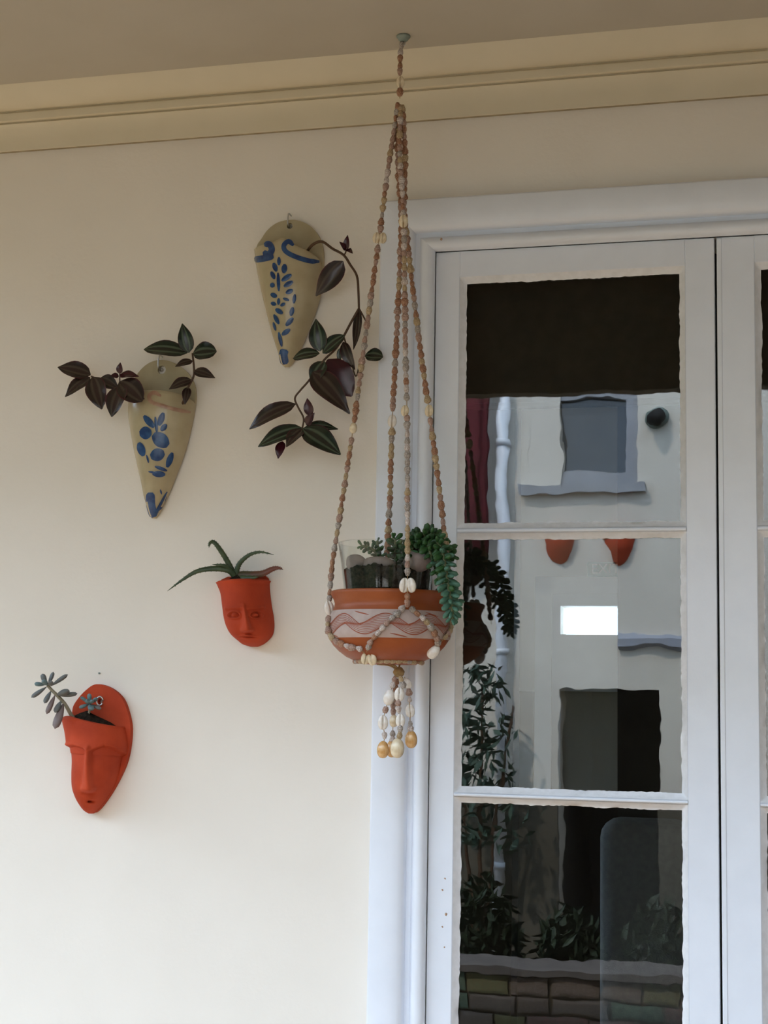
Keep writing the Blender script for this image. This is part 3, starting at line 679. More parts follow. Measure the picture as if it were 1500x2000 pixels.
bp_ = [(bp_[0][0]+.020, bp_[0][1]+.012), (bp_[0][0]+.006, bp_[0][1]+.006)]+bp_[1:-1]+[(bp_[-1][0]-.001, bp_[-1][1]+.008), (bp_[-1][0]-.008, bp_[-1][1]+.014)]
plate('back_plate', bp_, [], -.0005, -.008, TERRA, rC)
soil_in(Cs, .03, rC, .007, .010)

# ---- large terracotta mask planter
def faceD(x, y):
    d = 0
    # forehead plane stands proud, brow arcs cut the eye hollows below
    dl = min(seg(x, y, 172, 1466, 155, 1457)[0], seg(x, y, 155, 1457, 131, 1455)[0])
    dr = min(seg(x, y, 176, 1466, 205, 1457)[0], seg(x, y, 205, 1457, 222, 1459)[0], seg(x, y, 222, 1459, 236, 1470)[0])
    yb = (1455+11*max(0, 1-abs(x-174)/30)) if x < 205 else 1457+12*((x-205)/32)**1.5
    below = 1/(1+math.exp(-(y-yb-1.5)/1.6))
    fade = 1/(1+math.exp((y-1530)/14))
    nose, t = seg(x, y, 171, 1462, 172, 1541)
    hollow = .0105*below*fade*(1-math.exp(-(nose/7.5)**2))*math.exp(-max(0, (y-yb)-6)/48)
    d -= hollow
    d += .0025*math.exp(-(min(dl, dr)/3.5)**2)
    d += (.006+.018*t)*math.exp(-(nose/(5.0+3.5*t))**2.0)
    d += .004*g(x, y, 163, 1540, 5, 5)+.004*g(x, y, 183, 1540, 5, 5)
    d -= .009*g(x, y, 173, 1550, 11, 4)
    d -= .020*g(x, y, 177, 1566, 5.2, 1.9)
    d += .003*g(x, y, 177, 1561, 9, 2.5)+.003*g(x, y, 177, 1571, 9, 2.5)
    d += .004*g(x, y, 130, 1457, 7, 5)
    d += .002*math.exp(-((y-1404)/3.0)**2)
    return d
Ds = Shell([(1404, 122, 246, .066), (1412, 122, 246, .067), (1430, 126, 249, .070), (1452, 129, 250, .072), (1470, 131, 249, .073), (1490, 135, 244, .073), (1515, 137, 235, .070), (1540, 140, 223, .063), (1560, 147, 210, .052), (1575, 156, 199, .038), (1584, 164, 190, .024), (1589, 172, 184, .008)], base=.012,
           lip=lambda ph: -.014*(math.sin(ph))-.004-.020*max(0, (-ph-.45)/1.12)**1.4)
rD = thing('face_planter', Vector((Ds.row(1)[0], 0, Ds.row(1)[1])), 'large terracotta mask planter with long nose and tall round back holding the grey succulent', 'planter', 'terracotta face planters')
mb = MB(); Ds.mesh(mb, nt=150, nphi=150, disp=faceD, th=.007); mb.build('face', TERRA, rD, True)
dpx = [(141, 1398), (143, 1381), (151, 1367), (166, 1350), (185, 1337), (205, 1339), (224, 1349), (240, 1366), (250, 1392), (255.5, 1424), (252, 1465), (243, 1498), (225, 1535), (206, 1565), (190, 1584), (180, 1587), (172, 1575), (163, 1540), (158, 1500), (153, 1450)]
ol = [P(x, y, -.012) for x, y in dpx]; ol = [(v.x, v.y) for v in cat([(p.x, p.z, 0) for p in ol+[ol[0]]], 5)][:-1]
h = P(196, 1370, -.013)
plate('back_plate', ol, [circ(h, .0055, 12)], -.0005, -.0135, TERRA, rD)
soil_in(Ds, .03, rD, .007, .020)
c = P(195, 1369, -.018); mb = MB(); mb.tube([c+Vector((.007*math.cos(a), 0, .009*math.sin(a))) for a in [2*math.pi*q/16*.92 for q in range(17)]], .0016, 8)
mb.tube([c+Vector((0, .006, .006)), c+Vector((0, -.001, .0085))], .0016, 6); mb.build('hanging_loop', STEEL, rD, True)
# screw left in the wall
c = P(195, 1315, 0); mb = MB(); mb.tube([c, c+Vector((0, -.004, 0))], [.0016, .0022], 8); mb.lathe([(0, 0)], c, 3) if False else None
o = mb.build('wall_screw', ROSE, None, True, origin=c); tag(o, 'tiny bare screw in the wall above the mask planter', 'screw')

# ================================================================== PLANTS
def leaf(name, parent, base, tip, width, nrm, mat, curl=.08, fold=.25, wide=.38, N=9, th=.0004):
    base, tip = Vector(base), Vector(tip); ax = tip-base; L = ax.length; ax.normalize()
    side = ax.cross(Vector(nrm)); side.normalize(); n = side.cross(ax).normalized()
    mb = MB(); a_, b_ = .62, .62*(1-wide)/wide; pk = wide**a_*(1-wide)**b_
    top, bot = [], []
    for i in range(N+1):
        t = i/N; hw = width/2*max(.02, (t**a_*(1-t)**b_)/pk) if 0 < t < 1 else width*.03
        c_ = base+ax*(L*t)+n*(curl*L*math.sin(math.pi*t))
        rt, rb = [], []
        for j in (-1, -.75, -.4, 0, .4, .75, 1):
            q = c_+side*(hw*j)+n*(fold*hw*(abs(j)**1.4-.4)+.03*width*math.sin(9*t+3*j)*abs(j))
            rt.append(q+n*(th if abs(j) < 1 else 0)); rb.append(q-n*(th if abs(j) < 1 else th*.5))
        top.append(rt); bot.append(rb)
    o1 = mb.grid(top); k1 = len(mb.v); o2 = mb.grid(bot, flip=True); m_ = 7
    for i in range(N+1):
        for j in range(m_):
            v = (-1, -.75, -.4, 0, .4, .75, 1)[j]*.5+.5
            mb.uv[o1+i*m_+j] = (i/N, v); mb.uv[o2+i*m_+j] = (i/N+3, v)
    me = mb.mesh(name, mat, True, ORG[parent.name], fix=False)
    o = bpy.data.objects.new(name, me); COL.objects.link(o); o.parent = parent; ORG[o.name] = ORG[parent.name]; return o
def pxleaf(parent, b, t, w, mat, Yb, Yt, up=(0, -1, .25), **kw):
    p, q = P(*b, Yb), P(*t, Yt)
    return leaf('leaf', parent, p, q, w*mpp(p), Vector(up), mat, **kw)
def stem(parent, pts, r, mat, name='stem', n=6):
    """pts: (px, py, Y)"""
    pp = cat([P(*q) for q in pts], n); mb = MB(); R = [lerp(r, r*.7, i/(len(pp)-1)) for i in range(len(pp))]
    mb.tube(pp, R, 8); return mb.build(name, mat, parent, True)
# trailing zebra plant in the upper pocket
tA = thing('trailing_plant', P(606, 486, -.035), 'dark zebra-striped trailing plant hanging out of the upper ceramic pocket', 'plant', 'zebra plants in the ceramic pockets')
stem(tA, [(600, 490, -.03), (612, 477, -.045), (629, 472, -.055), (650, 486, -.065), (671, 498, -.072), (684, 517, -.076), (697, 539, -.080), (700, 570, -.082), (701, 603, -.080)], .0032, STEMB)
stem(tA, [(701, 603, -.080), (707, 613, -.080), (714, 626, -.075)], .0022, STEMB)
stem(tA, [(701, 603, -.080), (686, 629, -.082), (671, 657, -.084), (655, 682, -.085), (636, 700, -.085), (622, 718, -.085), (602, 745, -.084), (587, 762, -.083), (576, 778, -.082), (583, 797, -.082), (593, 817, -.082), (590, 838, -.082)], .0026, STEMB)
stem(tA, [(671, 657, -.084), (682, 690, -.07), (695, 735, -.06), (704, 702, -.055), (714, 695, -.05)], .0018, STEMB)
stem(tA, [(672, 498, -.072), (675, 493, -.075), (677, 484, -.08)], .0018, STEMB)
for b, t, w, m_, yb, yt, up, kw in [
    ((670, 510), (617, 578), 42, TB, -.072, -.060, (.35, -1, -.1), dict(fold=.3)),
    ((676, 489), (679, 459), 13, TM, -.078, -.085, (0, -1, 0), {}), ((676, 489), (663, 472), 11, TM, -.078, -.095, (0, -1, .5), {}), ((677, 487), (689, 495), 11, TM, -.078, -.098, (0, -1, .5), {}),
    ((700, 603), (690, 683), 24, TB, -.082, -.075, (-.5, -1, 0), dict(curl=-.06)),
    ((625, 686), (617, 623), 36, TG, -.085, -.090, (.1, -1, .2), {}), ((630, 690), (673, 655), 32, TG, -.085, -.088, (0, -1, .4), dict(wide=.5)), ((624, 690), (572, 700), 29, TG, -.086, -.080, (0, -1, .5), dict(wide=.48)),
    ((670, 668), (693, 722), 26, TB, -.083, -.075, (-.3, -1, 0), {}), ((664, 680), (663, 710), 11, TG, -.080, -.075, (0, -1, 0), {}),
    ((640, 702), (687, 774), 58, TM, -.080, -.074, (.2, -1, 0), dict(fold=.15, wide=.45)),
    ((634, 706), (608, 752), 38, TG, -.086, -.088, (-.1, -1, .3), {}), ((611, 726), (683, 808), 52, TB, -.092, -.105, (.2, -1, .25), dict(wide=.36, fold=.35)),
    ((713, 694), (748, 697), 31, TG, -.050, -.050, (0, -1, .4), dict(wide=.52)),
    ((577, 789), (487, 838), 37, TB, -.082, -.085, (0, -1, .35), dict(wide=.42, curl=.12)),
    ((606, 812), (600, 778), 20, TM, -.080, -.084, (0, -1, 0), {}), ((598, 830), (614, 806), 18, TM, -.080, -.090, (0, -1, 0), {}),
    ((596, 834), (660, 838), 26, TG, -.080, -.075, (0, -1, .6), {}), ((590, 836), (504, 872), 40, TG, -.083, -.088, (0, -1, .5), dict(wide=.42)),
    ((590, 838), (559, 873), 32, TB, -.084, -.105, (-.2, -1, .3), {}), ((592, 836), (665, 888), 48, TG, -.084, -.100, (0, -1, .5), dict(wide=.4)),
    ((552, 862), (543, 896), 20, TM, -.080, -.088, (0, -1, 0), {})]:
    pxleaf(tA, b, t, w, m_, yb, yt, up, **kw)
# zebra plant in the lower pocket
tB = thing('trailing_plant', P(340, 775, -.035), 'bronze zebra-striped plant spreading both ways from the lower ceramic pocket', 'plant', 'zebra plants in the ceramic pockets')
stem(tB, [(356, 790, -.035), (361, 778, -.050), (367, 758, -.062), (377, 738, -.066), (379, 722, -.066), (376, 690, -.066)], .0030, STEMB)
stem(tB, [(285, 780, -.04), (263, 768, -.062), (243, 755, -.066), (228, 757, -.068), (205, 746, -.068), (178, 735, -.068)], .0028, STEMB)
stem(tB, [(236, 760, -.067), (234, 745, -.07), (234, 726, -.072)], .0018, STEMB)
for b, t, w, m_, yb, yt, up, kw in [
    ((366, 689), (281, 682), 38, TG, -.067, -.072, (0, -1, .5), dict(wide=.46)), ((369, 689), (356, 632), 31, TG, -.066, -.075, (.2, -1, 0), {}), ((377, 690), (423, 686), 40, TG, -.066, -.064, (0, -1, .3), dict(wide=.5)),
    ((376, 705), (342, 716), 18, TB, -.066, -.080, (0, -1, .4), {}), ((379, 724), (420, 738), 23, TB, -.066, -.066, (0, -1, .4), {}), ((374, 742), (330, 760), 26, TB, -.066, -.082, (0, -1, .4), {}),
    ((367, 756), (361, 790), 18, TB, -.062, -.075, (.3, -1, 0), {}),
    ((177, 732), (113, 717), 37, TB, -.068, -.072, (0, -1, .4), dict(wide=.4)), ((176, 737), (127, 775), 32, TB, -.070, -.085, (0, -1, .4), {}), ((182, 736), (199, 799), 42, TB, -.072, -.090, (.1, -1, .2), dict(wide=.42)),
    ((190, 742), (204, 790), 30, TM, -.066, -.072, (.1, -1, 0), {}), ((196, 738), (232, 760), 30, TB, -.068, -.070, (0, -1, .3), {}),
    ((234, 730), (235, 708), 14, TM, -.072, -.076, (0, -1, 0), {}), ((233, 733), (271, 735), 19, TM, -.072, -.078, (0, -1, .6), {}), ((232, 735), (216, 733), 12, TM, -.072, -.080, (0, -1, .3), {}),
    ((234, 745), (278, 784), 50, TB, -.072, -.085, (.1, -1, .3), dict(wide=.48)), ((240, 752), (218, 814), 44, TB, -.076, -.092, (-.1, -1, .2), dict(wide=.42)), ((250, 774), (282, 779), 28, TB, -.072, -.082, (0, -1, .3), {})]:
    pxleaf(tB, b, t, w, m_, yb, yt, up, **kw)
# aloe
tC = thing('aloe_plant', P(459, 1128, -.042), 'small spindly aloe with curving toothed leaves in the small face planter', 'plant')
zC = zoomed(.18, 310, 1040)
for pts, r, m_ in [([(835, 490, .040), (780, 380, .044), (720, 270, .050), (640, 150, .058), (590, 100, .062), (552, 118, .066), (545, 165, .068)], 5.6, ALOE),
                   ([(840, 490, .042), (850, 400, .044), (890, 320, .046), (990, 240, .048), (1110, 213, .050), (1250, 242, .054)], 5.2, ALOE),
                   ([(830, 480, .044), (760, 410, .052), (600, 392, .062), (420, 420, .070), (260, 512, .074), (95, 635, .074)], 6.4, ALOE),
                   ([(820, 470, .044), (770, 390, .052), (690, 355, .060), (580, 348, .066)], 4.8, ALOE),
                   ([(840, 500, .042), (900, 460, .040), (1020, 458, .038), (1130, 445, .036), (1230, 398, .034), (1300, 385, .033), (1350, 402, .032)], 8.0, ALOER),
                   ([(840, 500, .046), (920, 495, .052), (1010, 490, .055), (1080, 485, .055)], 6.0, ALOE)]:
    w = [(*zC(x, y), -Y) for x, y, Y in pts]
    pp = cat([P(*q) for q in w], 6); n = len(pp); sc = mpp(pp[0])
    mb = MB(); R = [r*sc*(1-.12*(i/(n-1)))*(1-(i/(n-1))**2.6*.93) for i in range(n)]; mb.tube(pp, R, 10, flat=.55)
    for i in range(3, n-3, 2):
        for s_ in (-1, 1):
            d = (pp[i+1]-pp[i-1]).normalized(); sd = d.cross(Vector((.3, -1, .2))).normalized()*s_
            q = pp[i]+sd*R[i]*.9; mb.add([q-d*.0012, q+d*.0012, q+sd*.0020+d*.0012, q+Vector((0, -.0008, 0))], [(0, 1, 2), (0, 2, 3), (2, 1, 3), (0, 3, 1)])
    mb.build('leaf', m_, tC, True)
# grey succulent
def plump(segs=10, rings=9):
    mb = MB(); rows = []
    for i in range(rings+1):
        t = i/rings; r = .5*max(.04, (t**.8*(1-t)**.42)/(.656**.8*.344**.42)) if 0 < t < 1 else .015
        if t == 0: r = .09
        rows.append([(r*math.cos(2*math.pi*k/segs), r*math.sin(2*math.pi*k/segs), t) for k in range(segs)])
    o = mb.grid(rows, True); mb.f.append(tuple(o+k for k in range(segs))); mb.f.append(tuple(o+rings*segs+k for k in range(segs)))
    return mb
PL = {m_.name: plump().mesh('plump_leaf', m_) for m_ in (GHOST, GHOSTP, GHOSTB)}
tD = thing('succulent_plant', P(142, 1400, -.05), 'grey-green rosette succulent leaning out of the large mask planter', 'plant')
zD = zoomed(.16667, 40, 1290)
def gst(pts, r):
    return stem(tD, [(*zD(x, y), Y) for x, y, Y in pts], r, STEMG)
gst([(640, 700, -.055), (590, 630, -.062), (520, 510, -.078), (440, 420, -.090), (370, 350, -.098), (315, 290, -.102)], .0042)
gst([(780, 690, -.05), (800, 620, -.052), (815, 560, -.056), (812, 500, -.062)], .0030)
for b, t, w, m_, yb, yt in [
    ((300, 290), (255, 155), 66, GHOST, .102, .110), ((325, 290), (388, 132), 50, GHOST, .102, .095), ((355, 300), (555, 162), 56, GHOST, .100, .088), ((290, 285), (163, 272), 58, GHOSTB, .104, .118), ((305, 310), (125, 435), 60, GHOST, .102, .112),
    ((310, 290), (270, 235), 55, GHOSTB, .105, .130), ((340, 295), (360, 250), 50, GHOST, .104, .122),
    ((360, 355), (278, 502), 62, GHOST, .098, .106), ((405, 405), (305, 628), 66, GHOSTP, .093, .104), ((430, 405), (560, 355), 80, GHOST, .091, .105), ((450, 415), (668, 388), 60, GHOST, .089, .082), ((480, 470), (402, 612), 70, GHOST, .084, .094), ((505, 500), (402, 802), 88, GHOSTP, .080, .100),
    ((812, 500), (805, 385), 52, GHOSTB, .062, .064), ((810, 500), (700, 425), 46, GHOSTB, .062, .070), ((808, 510), (685, 555), 48, GHOSTB, .062, .074), ((818, 500), (905, 438), 48, GHOSTB, .062, .064), ((818, 515), (945, 568), 48, GHOST, .062, .070), ((812, 515), (835, 575), 60, GHOSTB, .064, .084), ((812, 500), (775, 470), 55, GHOSTB, .064, .088), ((815, 505), (845, 470), 45, GHOSTB, .064, .086)]:
    p, q = P(*zD(*b), -yb), P(*zD(*t), -yt); d = q-p; wd = w*1.3*.16667*mpp(p)
    inst('leaf', PL[m_.name], tD, align(p, d, 0, (wd, wd*.72, d.length)))

# ================================================================== HANGING BOWL
BY = -.170                                       # depth of the hanging axis
c0 = P(761, 1157, BY); sc = mpp(c0)              # rim level on the axis
AX = Vector((c0.x, BY, 0))
bprof = [(111, 1), (113.5, 0), (115, -3), (113, -9), (108.5, -17), (106.5, -24), (107.5, -31), (111, -38), (116, -50), (119.5, -64), (121, -77), (119.5, -86), (116, -93), (108, -105), (97, -116), (82, -127), (66, -134), (58, -137), (54, -140), (0.5, -140)]
bprof = [(r*sc, c0.z+z*sc) for r, z in bprof]
def bowl_r(z):
    pr = bprof[1:]
    for i in range(len(pr)-1):
        (ra, za), (rb, zb) = pr[i], pr[i+1]
        if zb <= z <= za: return lerp(ra, rb, (za-z)/(za-zb+1e-9))
    return bprof[1][0] if z > pr[0][1] else 0.0
def on_bowl(px, py, lift):
    """front surface of the bowl at a pixel (nearest point for rays that just miss)"""
    d = ray(px, py); t0_ = ((Vector((AX.x, BY, c0.z))-CAM).dot(d)); best = None
    for i in range(400):
        t = t0_-.2+.3*i/400; p = CAM+d*t; r = math.hypot(p.x-AX.x, p.y-BY); e = r-(bowl_r(p.z)+lift)
        if best is None or e < best[0]: best = (e, p)
        if e <= 0: return p
    p = best[1]; r = math.hypot(p.x-AX.x, p.y-BY); k_ = (bowl_r(p.z)+lift)/max(r, 1e-6)
    return Vector((AX.x+(p.x-AX.x)*k_, BY+(p.y-BY)*k_, p.z))
inner = [(r-.007, z) for r, z in bprof[2:14]]
bw = thing('hanging_bowl', Vector((AX.x, BY, bprof[-1][1])), 'burnished terracotta bowl with white painted wave band cradled in the shell hanger', 'bowl')
mb = MB(); mb.lathe([(0.001, inner[-1][1])]+[(r, z) for r, z in inner[::-1]]+bprof, AX, 96); mb.build('bowl_body', BOWLT, bw, True)
zb0, zb1 = c0.z-38.5*sc, c0.z-92*sc
mb = MB(); mb.lathe([(bowl_r(lerp(zb0, zb1, q/14))+.0006, lerp(zb0, zb1, q/14)) for q in range(15)], AX, 96); mb.build('white_band', BANDW, bw, True)
mb = MB(); NL = 12; KN = 10                       # combed lines that twist into a wave
zm, am = c0.z-66*sc, 13*sc
# direction towards the camera along the axis, so that the twist starts where the photo shows it
th0 = math.atan2(CAM.y-BY, CAM.x-AX.x)
def wl(f, i, w):
    rows = []
    for q in range(0, 361):
        a = 2*math.pi*q/360
        ph = 4*(a-th0)+.9
        z = zm+2*sc*math.sin(2*ph)+i*17.5*sc*abs(math.cos(ph-i*.62))**1.1
        r = bowl_r(z)+.0011
        rows.append([(AX.x+(r)*math.cos(a), BY+r*math.sin(a), z+dz) for dz in (w/2, -w/2)])
    mb.grid(rows)
for i in range(NL): wl(None, -1+2*i/(NL-1), .0010 if 0 < i < NL-1 else .0019)
for q in range(KN):                               # short flicks above and below the wave
    a0 = th0+2*math.pi*(q+.25)/KN; zz = zm+(20 if q % 2 else -21)*sc
    rows = []
    for k_ in range(9):
        t = k_/8; a = a0+(t-.5)*.28; z = zz-(t-.5)*7*sc; r = bowl_r(z)+.0011; hw = .0012*math.sin(math.pi*(.1+.8*t))
        rows.append([(AX.x+r*math.cos(a), BY+r*math.sin(a), z+hw), (AX.x+r*math.cos(a), BY+r*math.sin(a), z-hw)])
    mb.grid(rows)
mb.build('wave_lines', BANDR, bw, True)

# glass jar with soil and stones
jx = P(757, 1100, BY); JA = Vector((jx.x, BY, 0))
def jz(py): return P(757, py, BY).z
zr, zbm = jz(1064), inner[-1][1]+.003
jp = [(.5, zbm), (70, zbm), (77, zbm+.004), (82, jz(1190)), (85, jz(1150)), (90, jz(1110)), (97, zr+.000), (97.6, zr+.001), (96.8, zr+.002), (95.5, zr), (88.3, jz(1110)), (83.3, jz(1150)), (80, jz(1190)), (74, zbm+.006), (.5, zbm+.005)]
mb = MB(); mb.lathe([(r*sc, z) for r, z in jp], JA, 72)
o = mb.build('glass_jar', JAR, None, True, origin=(JA.x, BY, zbm)); tag(o, 'clear flared glass jar of soil standing inside the terracotta bowl', 'jar')
rr = random.Random(4); mb = MB(); rows = []
zs = jz(1112)
NSO = 180; ed = [.004*math.sin(3*q*2*math.pi/NSO)+.003*math.sin(11*q*2*math.pi/NSO+1)+.0016*math.sin(37*q*2*math.pi/NSO)+rr.uniform(-.0012, .0012) for q in range(NSO)]
def sring(r, zf): return [(JA.x+r*sc*math.cos(2*math.pi*q/NSO), BY+r*sc*math.sin(2*math.pi*q/NSO), zf(q)) for q in range(NSO)]
for r, z in ((.5, zbm+.007), (72, zbm+.008), (78, jz(1190)), (81, jz(1150))): rows.append(sring(r, lambda q: z))
rows.append(sring(85.2, lambda q: jz(1115)+ed[q]))
for r in (78, 60, 40, 20, .5): rows.append(sring(r, lambda q: zs+(.6*ed[q] if r > 50 else 0)+rr.uniform(-.002, .003)))
mb.grid(rows, True); o = mb.build('potting_soil', SOIL, None, True, origin=(JA.x, BY, zbm)); tag(o, 'dark potting soil filling the glass jar', 'soil', kind='stuff')
for px, py, Y, sx, sz, lab in ((697, 1099, -.055, 22, 15, 'pinkish stone at the left on the soil in the jar'), (738, 1102, -.062, 33, 18, 'largest pinkish stone in the middle of the jar'), (815, 1094, -.055, 30, 20, 'pinkish stone at the right on the soil in the jar')):
    c = P(px, py, BY+Y*.75); bm = bmesh.new(); bmesh.ops.create_icosphere(bm, subdivisions=3, radius=1)
    ph = rr.uniform(0, 6)
    for v in bm.verts:
        q = v.co; k_ = 1+.10*math.sin(2.3*q.x+ph)+.08*math.sin(3.1*q.y+2*ph)+.06*math.sin(4*q.z+q.x*2)
        v.co = Vector((q.x*sx*sc*k_, q.y*20*sc*k_, q.z*sz*sc*k_))
    mb = MB(); mb.v = [v.co+c for v in bm.verts]; bm.verts.index_update(); mb.f = [tuple(v.index for v in f.verts) for f in bm.faces]; bm.free()
    o = mb.build('pebble', ROCK, None, True, origin=c); tag(o, lab, 'stone', 'stones in the glass jar')

# trailing sedum
sd = thing('trailing_sedum', Vector((P(790, 1110, BY).x, BY, jz(1112))), 'green bead-leaved trailing sedum spilling over the right of the hanging bowl', 'plant')
SM = [plump(7, 6).mesh('sedum_leaf', m_) for m_ in SED]
rl = random.Random(21); NS = [0]; REST = MB()
def sedum(pts, n, ln, tipblue, thin=1.0):
    pp = cat([P(x, y, Y) for x, y, Y in pts], 10)
    mb = MB(); mb.tube(pp, .0028, 7); st = mb.build('stem', STEMS, sd, True)
    cum = [0]
    for i in range(1, len(pp)): cum.append(cum[-1]+(pp[i]-pp[i-1]).length)
    for k_ in range(n):
        u = cum[-1]*(.12+.88*(k_+.5)/n); i = max(j for j in range(len(cum)) if cum[j] <= u); i = min(i, len(pp)-2)
        p = lerp(pp[i], pp[i+1], (u-cum[i])/max(1e-9, cum[i+1]-cum[i])); d = (pp[i+1]-pp[i]).normalized()
        x = d.orthogonal().normalized(); y = d.cross(x); a = k_*2.39996
        t = u/cum[-1]
        o_ = (x*math.cos(a)+y*math.sin(a)+d*(.45+.5*(t > .93))).normalized()
        L = ln*sc*rl.uniform(.85, 1.1)*(1-.25*(t > .95)); w = L*.46*rl.uniform(.9, 1.1)
        c_ = 2 if rl.random() < tipblue*max(0, (t-.45)/.55)*1.3 else (1 if rl.random() < .45 else 0)
        Mw = align(p, o_, rl.uniform(0, 6), (w, w*.8, L))
        if NS[0] < 300: inst('leaf', SM[c_], st, Mw); NS[0] += 1
        else:
            pm = plump(7, 6); REST.add([Mw @ v for v in pm.v], pm.f)
y0_ = BY
sedum([(785, 1112, y0_), (800, 1070, y0_-.03), (822, 1048, y0_-.05), (846, 1050, y0_-.075), (862, 1072, y0_-.10), (870, 1105, y0_-.118), (876, 1145, y0_-.128), (882, 1180, y0_-.130), (884, 1210, y0_-.128)], 100, 25, 1.0)
sedum([(800, 1112, y0_+.01), (826, 1072, y0_-.02), (848, 1076, y0_-.05), (852, 1100, y0_-.07), (866, 1135, y0_-.085), (886, 1172, y0_-.09), (890, 1204, y0_-.09)], 54, 23, 1.0)
sedum([(795, 1112, y0_+.02), (815, 1058, y0_+.01), (848, 1050, y0_), (872, 1072, y0_-.01), (884, 1090, y0_-.015)], 40, 24, .1)
sedum([(775, 1112, y0_), (772, 1080, y0_-.02), (772, 1062, y0_-.03), (768, 1050, y0_-.03)], 30, 21, 0)
sedum([(742, 1112, y0_-.02), (738, 1085, y0_-.03), (722, 1070, y0_-.04), (704, 1066, y0_-.045)], 24, 15, 0)
sedum([(745, 1112, y0_-.01), (742, 1080, y0_-.02), (737, 1064, y0_-.03), (737, 1056, y0_-.03)], 16, 14, 0)
sedum([(790, 1112, y0_-.02), (800, 1080, y0_-.045), (818, 1058, y0_-.06), (836, 1066, y0_-.08), (842, 1086, y0_-.09)], 36, 23, 0)
sedum([(795, 1112, y0_+.03), (806, 1070, y0_+.03), (822, 1046, y0_+.025), (838, 1042, y0_+.02)], 26, 24, 0)
sedum([(800, 1112, y0_+.03), (822, 1068, y0_+.06), (846, 1066, y0_+.085), (862, 1110, y0_+.10), (868, 1170, y0_+.105), (866, 1215, y0_+.105)], 36, 22, .5)
o = REST.build('leaf_mass', SED[1], sd, True); o['kind'] = 'stuff'

# ================================================================== SHELL HANGER
hk = PZ(788, 70, ZC)
hr = thing('ceiling_hook', Vector((hk.x, hk.y, ZC)), 'round grey-green ceiling hook holding the shell hanger', 'hook')
mb = MB(); mb.lathe([(.0005, 0), (.0135, 0), (.0138, -.003), (.0125, -.0045), (.011, -.005), (.0095, -.009), (.006, -.0115), (.0005, -.012)], Vector((hk.x, hk.y, ZC)), 28); mb.build('rose', ROSE, hr, True)
mb = MB(); mb.tube([Vector((hk.x-.001, hk.y, ZC-.010))+Vector((.0045*math.sin(a), 0, -.006+.0055*math.cos(a))) for a in [2*math.pi*q/14*.9 for q in range(15)]], .0012, 7); mb.build('hook_wire', STEEL, hr, True)
HX = thing('shell_hanger', Vector((hk.x, hk.y, ZC-.02)), 'long hanger of strung brown and pink shells with cowries and a tassel', 'hanger')
def bead_mesh(v):
    mb = MB(); rows = []; n = 9; R_ = 14
    for i in range(R_+1):
        t = i/R_
        if v == 0: r = (.20+.30*min(1, t*1.7)**.8)*(1 if t < .72 else max(.1, 1-((t-.72)/.28)**2*.50))*(1+.055*math.sin(t*26))
        elif v == 1: r = .48*math.sin(math.pi*(.13+.74*t))**.55*(1+.05*math.sin(t*22))
        else: r = (.24+.26*min(1, (1-t)*1.9)**.8)*(1 if t > .2 else .62+t*1.9)*(1+.055*math.sin(t*28))
        rows.append([(r*math.cos(2*math.pi*k_/n+t*1.2)*(1+.08*math.cos(2*math.pi*k_/n)), r*.9*math.sin(2*math.pi*k_/n+t*1.2), t-.5) for k_ in range(n)])
    o_ = mb.grid(rows, True); mb.f.append(tuple(o_+k_ for k_ in range(n))); mb.f.append(tuple(o_+R_*n+k_ for k_ in range(n)))
    return mb
BM = [[bead_mesh(v).mesh('shell_bead', m_) for v in range(3)] for m_ in SHELL]
def cowrie_mesh(mat):
    mb = MB(); rows = []; n = 32; R_ = 14
    for i in range(R_+1):
        t = i/R_; a = math.pi*(.02+.96*t); r = math.sin(a)**.9; z = -math.cos(a)*.5*(1)
        row = []
        for k_ in range(n):
            b = 2*math.pi*k_/n; x = .36*r*math.cos(b)*(1.08-.22*t); y = .30*r*math.sin(b)
            if y < 0:                                # flattened mouth side (-Y) with a slit
                y *= .62; y += .20*math.exp(-(x/.040)**2)*r**.5
            row.append((x, y, z))
        rows.append(row)
    o_ = mb.grid(rows, True); mb.f.append(tuple(o_+k_ for k_ in range(n))); mb.f.append(tuple(o_+R_*n+k_ for k_ in range(n)))
    return mb.mesh('cowrie', mat)
CW = {k_: cowrie_mesh(m_) for k_, m_ in (('w', COWW), ('c', COWC), ('o', COWO))}
rb = random.Random(33)
NB = [0]; EXTRA = MB(); EXM = []
def place_bead(st, p, d, L, w, pal):
    me = BM[rb.choices(range(5), pal)[0]][rb.randrange(3)]
    Mw = align(p, d if rb.random() < .75 else -d, rb.uniform(0, 6), (w, w, L))
    NB[0] += 1
    inst('shell', me, st, Mw)
def strand(pts, pitch=14.5, size=1.0, pal=(4, 4, 3, 2, 1), name='strand', skip=()):
    """pts: world points. skip: list of (point, radius) left free for cowries"""
    pp = cat(pts, 10); mb = MB(); mb.tube(pp, .0008, 5); st = mb.build(name, CORD, HX, True)
    cum = [0]
    for i in range(1, len(pp)): cum.append(cum[-1]+(pp[i]-pp[i-1]).length)
    u = pitch*sc*.5
    while u < cum[-1]-pitch*sc*.3:
        L = pitch*sc*rb.uniform(.85, 1.12)
        i = min(max(j for j in range(len(cum)) if cum[j] <= u), len(pp)-2)
        p = lerp(pp[i], pp[i+1], (u-cum[i])/max(1e-9, cum[i+1]-cum[i])); d = (pp[i+1]-pp[i]).normalized()
        if not any((p-q).length < r_ for q, r_ in skip):
            place_bead(st, p, d, L*1.04, L*rb.uniform(.72, .98)*size, pal)
        u += L
    return st
